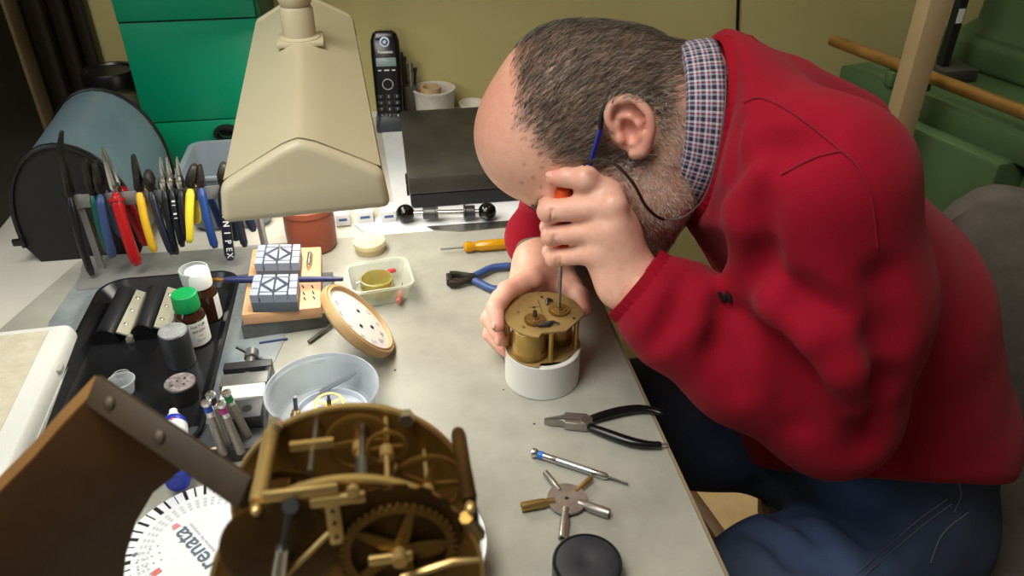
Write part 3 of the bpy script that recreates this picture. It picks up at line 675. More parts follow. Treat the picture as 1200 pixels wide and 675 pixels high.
# ================================================================ bracelet blocks on wood and steel
sb = [G(286, 399), G(402, 376), G(398, 318), G(300, 322)]
M_base = mat('grey machined steel', (112, 112, 110), .45, metal=.5, col2=(92, 92, 92), scale=20)
bl = [Vector((sb[0].x, sb[0].y, 0)), Vector((sb[1].x-.012, sb[0].y+.012, 0)), Vector((sb[1].x-.012, sb[0].y+.105, 0)), Vector((sb[0].x, sb[0].y+.1, 0))]
solo('steel_base_block', MB().prism([(v.x, v.y) for v in bl], BZ+.0012, BZ+.021, bev=.0012), M_base, 'grey steel base slab lying under the light wooden block', 'block', Vector((bl[0].x+.05, bl[0].y+.05, BZ+.0012)), world=True)
hz, ht = .021, .036
wd = [G(283, 369, ht), G(376, 360, ht), G(376, 289, ht), G(296, 292, ht)]
wo = thing('wooden_block', 'light beech block holding two grey plastic bracelet holders', 'block', Vector(((wd[0].x+wd[1].x)/2, (wd[0].y+wd[2].y)/2, BZ+hz)))
obj('block_body', MB().prism([(v.x, v.y) for v in wd], BZ+hz, BZ+ht, bev=.0012), M_wood, wo, True)
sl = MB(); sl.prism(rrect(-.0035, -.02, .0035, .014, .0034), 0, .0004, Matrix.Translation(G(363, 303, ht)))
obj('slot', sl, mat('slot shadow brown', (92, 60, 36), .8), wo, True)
for x, y in ((355, 336), (356, 344), (357, 350), (366, 336), (367, 343), (368, 349)):
    obj('slot', MB().box(G(x, y, ht), (.0016, .007, .0006), rot=(0, 0, .35)), mat('slot black', (34, 24, 18), .8), wo, True)
solo('pin_punch', MB().cyl((0, -.017, .0035), (0, .012, .0035), .0028, seg=14).cyl((0, -.024, .0035), (0, -.017, .0035), .0012, seg=10), M_bright, 'small bright steel punch lying in the slot of the wooden block', 'punch', G(363, 305, ht+.0006))
M_gp = mat('slate grey plastic', (138, 146, 160), .42); M_gpd = mat('slate grey body', (84, 90, 100), .5)
def holder(pfl, pfr, pbl, pbr, h, lab):
    a, b_, c_, d_ = (G(*q_, h) for q_ in (pfl, pfr, pbl, pbr))
    o = thing('bracelet_holder', lab, 'holder', Vector((a.x*.5+d_.x*.5, a.y*.5+d_.y*.5, BZ+ht)), 0, 'grey bracelet holders')
    def uv(u, v): return (a*(1-u)+b_*u)*(1-v)+(c_*(1-u)+d_*u)*v
    pl = lambda pts: [(uv(*p_).x, uv(*p_).y) for p_ in pts]
    obj('body', MB().prism(pl([(0, -.0), (1, 0), (1, 1), (0, 1)]), BZ+ht, BZ+h-.010, bev=.001), M_gpd, o, True)
    gx = .022
    cells = []
    for u0, u1 in ((0, .17), (.83, 1)):
        for v0, v1 in ((0, .3), (.34, .64), (.68, 1)): cells.append([(u0, v0), (u1, v0), (u1, v1), (u0, v1)])
    for u0, u1 in ((.21, .48), (.53, .79)):
        m_, k = .035, .05
        um = (u0+u1)/2; flip = u0 > .4
        cells += [[(u0, 0), (u1, 0), (u1, .12), (u0, .12)], [(u0, .88), (u1, .88), (u1, 1), (u0, 1)]]
        A0, B0_, C0, D0 = (u0, .16), (u1, .16), (u1, .84), (u0, .84)
        if flip: cells += [[(u0, .24), (u0, .76), (u1-.07, .5)], [(u0+.04, .16), (u1, .16), (u1, .44)], [(u1, .56), (u1, .84), (u0+.04, .84)]]
        else: cells += [[(u1, .24), (u0+.07, .5), (u1, .76)][::-1], [(u0, .16), (u1-.04, .16), (u0, .44)], [(u0, .56), (u1-.04, .84), (u0, .84)]]
    tm = MB()
    for cl in cells: tm.prism(pl(cl), BZ+h-.0105, BZ+h)
    obj('grooved_top', tm, M_gp, o, True, ang=20)
    return o
holder((292, 346), (347, 345), (298, 322), (349, 321), .060, 'grey grooved bracelet holder at the front of the wooden block')
holder((298, 309), (350, 308), (303, 287), (352, 286), .058, 'grey grooved bracelet holder at the back of the wooden block')
n0, n1 = G(242, 328, .045), G(402, 327, .045)
nf = thing('needle_file', 'file with navy blue handle lying across between the grey holders', 'file', n0); Mx = frame(n0, n1-n0); nL = (n1-n0).length
obj('steel_tip', MB().cyl((-.02, 0, 0), (.012, 0, 0), .0012, .0016, seg=10, M=Mx), M_steel, nf, True)
obj('ferrule', MB().cyl((.006, 0, 0), (.022, 0, 0), .0022, .003, seg=14, M=Mx).cyl((.012, 0, 0), (.014, 0, 0), .0034, seg=14, M=Mx), mat('brass', (188, 148, 74), .28, metal=.9, col2=(160, 122, 56), scale=30), nf, True)
obj('handle', MB().tube([(.021, 0, 0), (.03, 0, 0), (.055, 0, 0), (nL*.55, 0, 0), (nL*.8, 0, 0), (nL, 0, 0)], [.003, .0042, .0046, .004, .0038, .0026], 12, Mx), mat('navy handle', (34, 40, 84), .4), nf, True)

a, c_ = G(304, 402, .002), G(337, 397, .002)
solo('blue_rod', MB().tube([a, c_], .0014, 8), mat('dark blue steel', (34, 48, 92), .35), 'thin dark blue rod lying below the light wooden block', 'rod', a, world=True)
# terracotta pot, tin, clear container
p = G(367, 288)
solo('terracotta_pot', MB().lathe([(.030, 0), (.0335, .004), (.0345, .03), (.0335, .056), (.036, .058), (.036, .066), (.032, .066), (.030, .05), (.029, .006), (0, .006)], seg=48), mat('terracotta', (142, 74, 54), .42, col2=(130, 66, 46), scale=16), 'reddish brown terracotta pot standing under the front of the lamp', 'pot', p)
p = G(434, 293)
tn = thing('cream_tin', 'small round cream tin with ringed lid behind the clear container', 'tin', p)
obj('tin_body', MB().lathe([(.020, 0), (.0205, .001), (.0205, .012)], seg=44), mat('cream tin body', (196, 182, 136), .45), tn)
obj('lid', MB().lathe([(.0218, .009), (.0222, .010), (.0222, .0155), (.021, .017), (.0165, .0165), (.0155, .0178), (.011, .0172), (.010, .0185), (0, .018)], seg=48), mat('cream tin lid', (226, 214, 168), .4), tn)
cb = G(447, 344); M_clr = glassy('clear container plastic', (214, 216, 196), .22, .12)
cl = thing('clear_container', 'square clear plastic container holding a yellow glass dish', 'container', cb, math.radians(7))
rr_ = lambda e, z, r: [Vector((x, y, z)) for x, y in rrect(-.036-e, -.033-e, .036+e, .033+e, r, 6)]
obj('container_wall', MB().rings([rr_(-.006, 0, .010), rr_(-.004, .002, .012), rr_(.001, .026, .013), rr_(.004, .0265, .014), rr_(.004, .029, .014), rr_(.001, .029, .013), rr_(-.006, .003, .012)]), M_clr, cl)
solo('glass_dish', MB().lathe([(.017, 0), (.021, .003), (.0215, .009), (.019, .0115), (.0205, .014), (.0205, .022), (.0185, .0225), (.017, .014), (.015, .004), (0, .003)], seg=44), mat('yellow green glass', (206, 194, 116), .12, trans=.6, ior=1.3), 'round yellow-green glass dish inside the clear container', 'dish', cb+Vector((-.004, -.002, .0032)))
a, c_ = G(437, 325, .012), G(463, 316, .014)
rp = thing('red_spatula', 'small tool with red end lying in the clear container', 'tool', a)
ad = (c_-a)
obj('red_grip', MB().tube([a+ad*.3, a+ad*.7, c_], [.0022, .0042, .0032], 10, flat=.6), mat('red plastic', (176, 34, 44), .4), rp, True)
obj('pale_blade', MB().tube([a-ad*.75, a+ad*.32], [.002, .0022], 8, flat=.5), M_steel, rp, True)
a, c_ = G(467, 354, .008), G(471, 334, .012)
pn = thing('pink_handled_probe', 'pink handled probe lying along the edge of the clear container', 'probe', a)
ad = c_-a
obj('handle', MB().tube([a, a+ad*.65], .0028, 10), mat('salmon plastic', (226, 120, 104), .4), pn, True); obj('tip', MB().tube([a+ad*.6, a+ad*1.15], [.0014, .0006], 8), M_steeld, pn, True)

# ================================================================ leaning clock dial
E1, E2 = G(394, 345, .052), G(451, 426, .006)
dc = (E1+E2)/2; aa = (E2-E1).normalized(); R_d = (E2-E1).length/2
v = (CAM-dc).normalized(); vp = v-aa*v.dot(aa); vl = vp.length; vp.normalize(); cphi = .36/vl
n1_ = vp*cphi+aa.cross(vp)*math.sqrt(1-cphi*cphi); n2_ = vp*cphi-aa.cross(vp)*math.sqrt(1-cphi*cphi)
nd = n1_ if n1_.x > n2_.x else n2_
low = R_d*math.sqrt(max(0, 1-nd.z**2)); dc.z = max(dc.z, BZ+low+.002)
Md = frame(dc, Vector((0, 0, 1))-nd*nd.z, nd)                     # local x points up the slope
dl = thing('clock_dial', 'white clock dial in a gilt wooden ring leaning against the round tub', 'clock dial', Vector((dc.x, dc.y, BZ)))
obj('bezel_ring', MB().lathe([(R_d*.86, -.006), (R_d*.95, -.008), (R_d, -.005), (R_d, .001), (R_d*.97, .004), (R_d*.93, .0035), (R_d*.89, .005), (R_d*.86, .002), (R_d*.86, -.006)], Md, 64, caps=False), mat('gilt wood', (196, 164, 116), .4, col2=(172, 138, 92), scale=20), dl, True)
fc = obj('enamel_face', MB().lathe([(R_d*.88, -.002), (R_d*.88, .0005), (R_d*.5, .0016), (0, .002)], Md, 64), mat('white enamel', (236, 236, 234), .18), dl, True)
nm = MB()
for k, t in enumerate(['XII', 'I', 'II', 'III', 'IV', 'V', 'VI', 'VII', 'VIII', 'IX', 'X', 'XI']):
    an = -2*PI*k/12; pos = Vector((math.cos(an)*R_d*.64, math.sin(an)*R_d*.64, .0014))
    tm = text_mb(t, .0085, Md @ Matrix.Translation(pos) @ Matrix.Rotation(an-PI/2, 4, 'Z'), .0002); nm.add(tm.v, tm.f)
obj('numerals', nm, mat('pale grey numerals', (176, 178, 182), .5), fc, True)
for u, w_ in ((.02, -.28), (-.34, .02), (.02, .3)):
    obj('winding_hole', MB().cyl((R_d*u, R_d*w_, .0012), (R_d*u, R_d*w_, .0026), .0024, seg=16, M=Md), M_black, fc, True)
w0_, w1_ = G(362, 401, .003), G(396, 374, .006)
solo('scraper', MB().tube([w0_, w0_.lerp(w1_, .5), w1_], [.0026, .002, .0016], 6), mat('dark bar steel', (84, 80, 74), .45, metal=.6), 'thin dark steel rod lying under the edge of the clock dial', 'rod', w0_, world=True)

# ================================================================ round tub with wheels
M_tub = glassy('milky tub plastic', (214, 222, 230), .26, .2, tint=(232, 238, 244))
tc_ = G(383, 489); hT = .040
tub = thing('round_tub', 'round milky plastic tub with clock wheels inside', 'tub', tc_)
obj('tub_wall', MB().lathe([(.047, 0), (.049, .002), (.0535, hT-.006), (.056, hT-.005), (.0568, hT), (.0545, hT+.001), (.0525, hT-.004), (.0482, .004), (.046, .002), (0, .002)], seg=64), M_tub, tub)
ld_ = MB().lathe([(.034, 0), (.0365, .0005), (.0372, .008), (.0358, .008), (.035, .002), (0, .002)], seg=52)
solo('small_round_lid', ld_, glassy('milky lid', (216, 224, 234), .6, .25), 'smaller round milky lid lying inside the tub', 'lid', tc_+Vector((.006, -.007, .0045)))  # loose round lid lying inside the tub
M_brass = mat('brass', (188, 148, 74), .28, metal=.9)
wc = tc_+Vector((.004, .004, .0105))
wl = thing('brass_gear', 'spoked brass clock wheel with arbor lying in the small lid', 'wheel', wc, .4)
Mt_ = Matrix.Translation((0, 0, .003)) @ Matrix.Rotation(.16, 4, 'X')
obj('wheel_rim', MB().wheel(.0155, 56, .0012, Mt_, spokes=5, hub=.16, rim=.08), M_brass, wl); obj('arbor', MB().cyl((0, 0, -.006), (0, 0, .016), .0016, seg=12, M=Mt_).cyl((0, 0, .002), (0, 0, .009), .0026, seg=12, M=Mt_), M_steeld, wl)
wc = tc_+Vector((-.030, .003, .0028))
wl = thing('winding_arbor', 'upright brass arbor with collar standing in the milky tub', 'arbor', wc)
obj('shaft', MB().cyl((0, 0, 0), (0.002, 0, .026), .0022, seg=12), M_steeld, wl); obj('collar', MB().lathe([(.0062, 0), (.0062, .003), (.004, .004), (.004, .008), (.002, .009)], seg=24), M_brass, wl)
a, c_ = tc_+Vector((-.016, .028, .006)), tc_+Vector((.032, .030, .030))
solo('flat_file', MB().tube([a, a.lerp(c_, .8), c_], [.0032, .003, .0016], 4), mat('file steel', (120, 122, 126), .4, metal=.7), 'flat grey file leaning inside the milky tub', 'file', a, world=True)

# ================================================================ small vice
vz = thing('small_vice', 'small blackened steel vice with bright jaw lying beside the tub', 'vice', W(-.172, .665, .0012))
M_vb = mat('blackened steel', (52, 52, 54), .4, metal=.5, col2=(66, 66, 68), scale=30)
M_vg = mat('grey ground steel', (120, 120, 118), .4, metal=.5, col2=(98, 98, 97), scale=26)
vx, vw = -.0, .0225
obj('body', MB().box2((-vw, -.072, 0), (vw, .036, .012), bev=.001), M_vb, vz)
obj('fixed_jaw', MB().box2((-vw*.86, -.060, .0122), (vw, -.032, .030), bev=.0015).box2((-vw*.7, -.088, 0), (vw*1.0, -.060, .016), bev=.0015), M_vb, vz)
obj('jaw_hole', MB().cyl((.008, -.047, .0298), (.008, -.047, .0304), .005, seg=20), M_black, vz)
obj('bright_jaw', MB().box2((-vw*.9, -.031, .012), (vw*.98, -.010, .0315), bev=.0008), mat('bright ground jaw', (228, 228, 226), .3, metal=.3), vz)
obj('moving_jaw', MB().box2((-vw*1.08, -.009, .0122), (vw*1.05, .010, .031), bev=.001), M_vg, vz)
obj('end_bridge', MB().box2((-vw*1.08, .018, 0), (vw*1.12, .030, .031), bev=.001).box2((vw*.86, -.004, .004), (vw*1.12, .02, .03), bev=.001), M_vb, vz)
sc_ = obj('screw', MB().cyl((0, .005, .021), (0, .052, .021), .005, seg=20).cyl((0, .046, .021), (0, .058, .022), .0075, seg=24, bev=.001), M_vg, vz)
obj('tommy_bar', MB().cyl((-.015, .058, .030), (.014, .046, .016), .0022, seg=12), M_vb, sc_)

# ================================================================ screwdriver stand
sp = G(270, 522)
ss = thing('screwdriver_stand', 'dark grey block stand with four small upright screwdrivers', 'stand', sp, math.radians(4))
Mss = root_matrix(ss)
obj('block', MB().box2((-.040, -.020, 0), (.036, .022, .014), bev=.003), mat('dark grey stand', (58, 60, 64), .4), ss)
M_kn = mat('knurled grey metal', (158, 150, 138), .42, metal=.6, col2=(128, 120, 110), scale=400, contrast=.3)
SD = [((262, 533), (241, 470), (34, 66, 164), 'blue banded'), ((270, 520), (246, 461), (40, 34, 48), 'black banded'), ((283, 531), (258, 472), (170, 38, 128), 'magenta banded'), ((291, 512), (264, 459), (30, 130, 70), 'green banded')]
def driver(o, Mx, L_, band, hollow=True):
    """small watchmaker's screwdriver along local x from the revolving head"""
    Rm = Mx @ Matrix.Rotation(PI/2, 4, 'Y')
    obj('revolving_head', MB().lathe([(.0012, .0012), (.0028, .001), (.0036, -.0004), (.0046, 0), (.0048, .0025), (.0036, .005), (.003, .006)], Rm, 24), M_bright, o, True)
    obj('colour_band', MB().cyl((.006, 0, 0), (.0115, 0, 0), .0037, seg=24, M=Mx), mat('band %d %d %d' % band, band, .4), o, True)
    obj('chrome_sleeve', MB().lathe([(.0033, .0115), (.0033, L_*.27), (.0028, L_*.28)], Rm, 20), M_bright, o, True)
    return Rm
for bp, hp, band, nm_ in SD:
    bse = G(*bp, .016); hed = A(hp[0], hp[1], bse.y+.006)
    o = thing('screwdriver', 'small %s screwdriver standing in the dark stand' % nm_, 'screwdriver', bse, 0, 'screwdrivers in the stand')
    L_ = (bse-hed).length; Mx = frame(hed, bse-hed, Vector((0, -1, 0)))
    driver(o, Mx, L_, band)
    obj('knurled_grip', MB().cyl((L_*.27, 0, 0), (L_-.001, 0, 0), .0036, .0042, seg=20, M=Mx), M_kn, o, True)
a, c_ = G(236, 528, .016), G(300, 518, .016)
solo('wooden_pick', MB().tube([a, a.lerp(c_, .1), a.lerp(c_, .9), c_], [.0004, .0012, .0012, .0004], 8), mat('pale pick wood', (226, 206, 170), .6), 'thin pale wooden pick lying across the screwdriver stand', 'pick', a, world=True)
# ================================================================ tools on the open mat
M_ambr = mat('amber plastic', (214, 158, 20), .15, trans=.35, ior=1.45)
a, c_ = G(518, 292, .008), G(612, 284, .0085); sd = thing('yellow_screwdriver', 'screwdriver with clear yellow fluted handle reaching under the red sleeve', 'screwdriver', a); Mx = frame(a, c_-a); L_ = (c_-a).length
obj('blade', MB().cyl((0, 0, 0), (.031, 0, 0), .0015, seg=12, M=Mx).box((.001, 0, 0), (.006, .0036, .0012), M=Mx), M_steel, sd, True)
hb = MB(); R_ = []
for x, r in ((.030, .004), (.033, .0075), (.040, .0078), (.044, .0058), (.048, .006), (.052, .0078), (L_*.97, .0078), (L_, .006)):
    R_.append([Vector((x, r*(1-.07*(j % 4 == 0))*math.cos(2*PI*j/32), r*(1-.07*(j % 4 == 0))*math.sin(2*PI*j/32))) for j in range(32)])
obj('handle', hb.rings(R_, M=Mx), M_ambr, sd, True)

M_bgrip = mat('denim blue grip', (54, 78, 130), .42)
o_ = G(553, 327, .007); np_ = thing('end_nippers', 'end cutting nippers with blue grips lying before the right sleeve cuff', 'nippers', o_)
hd = MB()
for s in (-1, 1):
    hd.tube([G(556, 326+s*1, .007), G(545, 326+s*3, .007), G(534, 327+s*5.5, .007), G(527, 327+s*5, .007)], [.005, .0046, .0048, .0052], 8)
hd.box(G(526.5, 327.5, .007), (.008, .017, .011), bev=.002, rot=(0, 0, -.05))
obj('jaw_head', hd, M_pl, np_, True)
obj('rivet', MB().cyl(o_+Vector((0, 0, -.004)), o_+Vector((0, 0, .0062)), .005, seg=18), M_pl, np_, True)
for s in (-1, 1):
    pts = smooth_path([G(555, 326+s*2, .007), G(563, 326+s*6, .007), G(578, 326+s*12.5, .007), G(600, 326+s*14.5, .007)], 5)
    obj('grip', MB().tube(pts, [.003]+[.0052]*(len(pts)-2)+[.004], 12, flat=.9), M_bgrip, np_, True)

o_ = G(687, 496, .006); pp = thing('black_handled_pliers', 'flat nosed pliers with slim black grips lying open on the mat', 'pliers', o_)
for s in (-1, 1):
    jx = MB()
    P_ = [G(637, 494+s*.4, .006), G(660, 493+s*3.4, .006), G(662, 493+s*6.5, .006), G(688, 495.5+s*7, .006), G(690, 495.5+s*.3, .006)]
    pl = [(v_.x, v_.y) for v_ in P_]
    if s < 0: pl.reverse()
    jx.prism(pl, BZ+.0014, BZ+.0108, bev=.001)
    obj('jaw', jx, mat('plier nickel', (170, 165, 158), .32, metal=.8, col2=(148, 143, 136), scale=40), pp, True)
obj('joint', MB().cyl(o_+Vector((0, 0, -.0046)), o_+Vector((0, 0, .0058)), .0062, seg=24), M_steel, pp, True)
for s, pts in ((-1, [(690, 492), (702, 488), (730, 481), (756, 479), (779, 485)]), (1, [(690, 500), (704, 505), (735, 516), (756, 520.5), (775, 521)])):
    pts = smooth_path([G(x, y, .006) for x, y in pts], 6)
    obj('grip', MB().tube(pts, [.0030]+[.0037+.0016*math.sin(PI*min(1, k/20)) for k in range(len(pts)-2)]+[.0024], 12, flat=.8), mat('black grip', (14, 14, 15), .25), pp, True)
obj('tang', MB().tube([G(773, 521, .006), G(783, 520, .006)], .0012, 8), M_steel, pp, True)

hd_, tp_ = G(624, 530, .005), G(736, 567, .003)
bs_ = thing('blue_band_screwdriver', 'slim steel screwdriver with blue band lying between pliers and star key', 'screwdriver', hd_)
Mx = frame(hd_, tp_-hd_); L_ = (tp_-hd_).length; Rm = driver(bs_, Mx, L_, (40, 110, 196))
obj('knurled_grip', MB().cyl((L_*.26, 0, 0), (L_*.62, 0, 0), .0036, seg=22, M=Mx), M_kn if False else mat('fine knurl', (186, 188, 190), .35, metal=.7, col2=(150, 152, 156), scale=500, contrast=.3), bs_, True)
obj('chuck', MB().lathe([(.0033, L_*.62), (.0033, L_*.77), (.0018, L_*.80)], Rm, 20), M_bright, bs_, True)
obj('blade', MB().cyl((L_*.79, 0, 0), (L_, 0, 0), .0012, .001, seg=10, M=Mx), M_steeld, bs_, True)

k_ = G(664, 589, .0)
sk = thing('star_key', 'five armed steel and brass clock winding star key on the mat', 'key', k_)
M_st2 = mat('worn nickel', (178, 172, 164), .34, metal=.75, col2=(150, 144, 136), scale=40)
M_br2 = mat('worn brass', (176, 146, 88), .34, metal=.8, col2=(150, 120, 66), scale=40)
obj('hub_disc', MB().ring(.0018, .0178, BZ+.0035, BZ+.0060, Matrix.Translation((k_.x, k_.y, 0)), 44), M_st2, sk, True)
for (x, y), r, m in (((639, 554), .0030, M_st2), ((693, 560), .0026, M_br2), ((714, 602), .0046, M_st2), ((659, 631), .0040, M_st2), ((611, 594), .0044, M_br2)):
    e = G(x, y, .0049); c0 = Vector((k_.x, k_.y, e.z)); dr = (e-c0).normalized(); s_ = c0+dr*.0115
    Ma = frame(s_, dr); ln = (e-s_).length; Rm = Ma @ Matrix.Rotation(PI/2, 4, 'Y')
    obj('arm', MB().lathe([(r*.8, 0), (r*.85, ln*.3), (r, ln*.34), (r, ln), (r*.62, ln), (r*.6, ln*.8), (0, ln*.8)], Rm, 20), m, sk, True)
p = G(687, 674)
pk = thing('black_puck', 'round black rubber topped puck at the near edge of the mat', 'puck', p)
obj('rim', MB().lathe([(.0275, 0), (.0285, .001), (.0285, .017), (.0272, .0186), (.026, .0186), (.026, .016), (0, .016)], seg=56), mat('black enamel', (26, 27, 30), .3), pk)
obj('rubber_top', MB().lathe([(.0262, .012), (.0264, .0172), (.024, .0188), (.008, .0184), (.005, .0172), (0, .0170)], seg=56), mat('grey black rubber', (50, 52, 58), .55, col2=(38, 40, 45), scale=25), pk)
for x, y, r in ((463, 434, .0014), (626, 497, .0012), (590, 457, .0009)):
    q_ = G(x, y); solo('dark_crumb', MB().ell((0, 0, .0004), (r, r*.7, .0007), seg=10), M_blackm, 'tiny dark crumb lying on the grey mat', 'crumb', q_, group='crumbs on the mat')

# ================================================================ clock movement on its white stand
mc0 = G(635, 441); R0 = .0405
zt_ = .043
solo('white_stand_ring', MB().lathe([(R0*.96, 0), (R0, .001), (R0, zt_-.001), (R0*.97, zt_), (R0*.88, zt_), (R0*.88, .002), (0, .002)], seg=64), mat('white plastic ring', (226, 226, 220), .35), 'white plastic cylinder stand under the clock movement being repaired', 'stand', mc0)
M_bp = mat('aged brass plate', (190, 164, 108), .36, metal=.55, col2=(164, 138, 84), scale=22, contrast=.3, rvar=.1)
M_bp2 = mat('golden barrel brass', (196, 160, 92), .3, metal=.6, col2=(170, 134, 70), scale=18)
mv = thing('clock_movement', 'round brass clock movement held on the white stand', 'clock movement', mc0+Vector((0, 0, zt_)))
zb, zp = zt_+.0003, .082
def plate_poly(r, n=64):
    P = []
    for i in range(n):
        a = 2*PI*i/n; x, y = r*math.cos(a), r*math.sin(a)
        if y < -r*.62 and x > -.2*r: y = max(y, -r*.80)
        d = (x*.70-y*.71)                 # a second flat at the front right
        if d > r*.86: x -= (d-r*.86)*.70; y += (d-r*.86)*.71
        P.append((x, y))
    return P
Mm = Matrix.Translation((mc0.x, mc0.y, BZ))
obj('lower_plate', MB().prism(plate_poly(R0*1.0), zb, zb+.002, Mm, bev=.0004), M_bp, mv, True)
top = obj('upper_plate', MB().prism(plate_poly(R0*1.02), zp, zp+.0022, Mm, bev=.0004), M_bp, mv, True)
for x, y in ((.002, -.031), (.033, -.012), (-.037, .004), (.026, .028), (-.024, .029)):
    obj('pillar', MB().lathe([(.0036, zb+.002), (.0026, zb+.006), (.0026, zp-.005), (.0034, zp)], Mm @ Matrix.Translation((x, y, 0)), 18), M_bp2, mv, True)
for x, y, r in ((-.017, -.014, .0175), (.017, .006, .0155)):
    bo = obj('barrel', MB().cyl((x, y, zb+.008), (x, y, zp-.003), r, seg=44, M=Mm, bev=.0008), M_bp2, mv, True)
    obj('barrel_teeth', MB().wheel(r*1.07, 60, .005, Mm @ Matrix.Translation((x, y, zb+.0035)), solid=True, tooth=.06), M_bp2, bo, True)
obj('train_wheel', MB().wheel(.013, 64, .0012, Mm @ Matrix.Translation((-.006, .022, zp-.012)), spokes=5), M_bp2, mv, True)
for x, y, r in ((-.0115, -.012, .0112), (.0165, .001, .0112)):
    rw = obj('ratchet_wheel', MB().wheel(r, 30, .0026, Mm @ Matrix.Translation((x, y, zp+.0026)), solid=True, tooth=.16).lathe([(r*.72, .0), (r*.7, .0034), (r*.4, .0036), (r*.38, .005)], Mm @ Matrix.Translation((x, y, zp+.0026)), 24), M_br2, top, True)
    obj('winding_square', MB().cyl((x, y, zp+.003), (x, y, zp+.015), .0024, .0021, seg=4, M=Mm), M_steeld, top, True)
ck = MB()
ck.tube([Mm @ Vector(v_) for v_ in ((-.010, -.024, zp+.0045), (.000, -.024, zp+.005), (.006, -.0205, zp+.005), (.012, -.024, zp+.0045))], [.0014, .0024, .0018, .001], 8)
ck.tube([Mm @ Vector(v_) for v_ in ((-.004, -.020, zp+.0045), (.004, -.021, zp+.005))], .0016, 8)
obj('click_spring', ck, M_steeld, top, True)
ck = MB().tube([Mm @ Vector(v_) for v_ in ((.006, .013, zp+.004), (.007, .017, zp+.006), (.010, .020, zp+.005), (.014, .0185, zp+.004))], [.001, .0022, .002, .0012], 8)
obj('click_spring', ck, M_steeld, top, True)
for x, y in ((-.025, -.021), (-.026, .006), (.029, -.014), (.004, .030), (-.008, .012), (.010, .026)):
    obj('pivot_screw', MB().lathe([(.0017, zp+.002), (.0017, zp+.0029), (.0008, zp+.0032), (0, zp+.0032)], Mm @ Matrix.Translation((x, y, 0)), 14), M_steeld if x > -.02 else M_br2, top, True)
obj('engraved_line', MB().box((-.001, .013, zp+.00225), (.0006, .026, .0003), Mm).box((-.007, .013, zp+.00225), (.012, .0005, .0003), Mm), M_blackm, top, True)

# ================================================================ foreground: battery chart disc, tub, bracket and movement
rc = G(243, 645)
M_disc = mat('glossy white disc', (232, 236, 240), .3)
bd = thing('battery_disc', 'round white battery chart disc with printed bars and red logo', 'disc', rc)
RD = .072
disc = obj('disc_plate', MB().lathe([(RD-.001, .0), (RD, .001), (RD, .006), (RD-.001, .007), (0, .007)], seg=96), M_disc, bd)
td = Vector((-.62, .79, 0)); tang = math.atan2(td.y, td.x)
Mz = Matrix.Translation((0, 0, .0072))
p0 = rc
def on_disc(px_, py_): v_ = G(px_, py_, .007)-rc; return Vector((v_.x, v_.y, .0071))
t0_, t1_ = on_disc(246, 665), on_disc(209, 622); dirn = (t1_-t0_).normalized(); ctr = (t0_+t1_)/2
Mtx = frame(ctr, dirn, Vector((0, 0, 1)))
obj('brand_lettering', text_mb('renata', (t1_-t0_).length*.40, Mtx, .0002, bold=.0003), mat('slate lettering', (92, 108, 122), .5), disc)
obj('small_lettering', text_mb('batteries for everyone', (t1_-t0_).length*.085, Mtx @ Matrix.Translation((.006, -.0105, 0)), .0001), mat('pale lettering', (150, 160, 168), .5), disc)
lg = MB(); lgp = on_disc(206, 617)
for k in range(3): lg.box((.002*k-.002, 0, 0), (.0011, .007-.001*k, .0004), frame(lgp, dirn, Vector((0, 0, 1))))
lgp = on_disc(183, 671)
for k in range(3): lg.box((.002*k-.002, 0, 0), (.0013, .008, .0004), frame(lgp, dirn, Vector((0, 0, 1))))
obj('red_logo', lg, mat('logo red', (214, 66, 58), .5), disc)
cc_ = Vector((0, 0, 0)); bars = MB(); tb_ = MB()
r9 = random.Random(4)
for k in range(40):
    a_ = math.radians(18+k*7.4); w_ = [.0008, .0019, .0036, .0011, .0024, .0015, .0030][k % 7]
    bars.box((RD*.90, 0, .0072), (.0115, w_, .0003), Matrix.Rotation(a_, 4, 'Z'))
    for r_ in (.74, .69, .64): tb_.box((RD*r_, 0, .0072), (.0022, .0030*(r_/.7), .0002), Matrix.Rotation(a_, 4, 'Z'))
obj('size_bars', bars, M_blackm, disc)['kind'] = 'stuff'; obj('size_table', tb_, mat('pale grey print', (196, 202, 206), .5), disc)['kind'] = 'stuff'
dt = MB()
for k in range(3):
    for j_ in range(4): q_ = on_disc(158+j_*9+k*2, 652+k*8-j_*4); dt.box(q_, (.0016, .0010, .0003))
dt.box(on_disc(158, 650), (.0045, .003, .0003), rot=(0, 0, .5))
obj('small_print', dt, mat('grey print', (110, 120, 126), .5), disc)['kind'] = 'stuff'

wt_ = G(478, 668)
solo('white_tub', MB().lathe([(.058, 0), (.062, .002), (.066, .03), (.067, .032), (.066, .034), (.063, .033), (.058, .004), (0, .003)], seg=64), mat('white tub plastic', (222, 224, 222), .4), 'low round white tub mostly hidden below the large brass movement', 'tub', wt_)

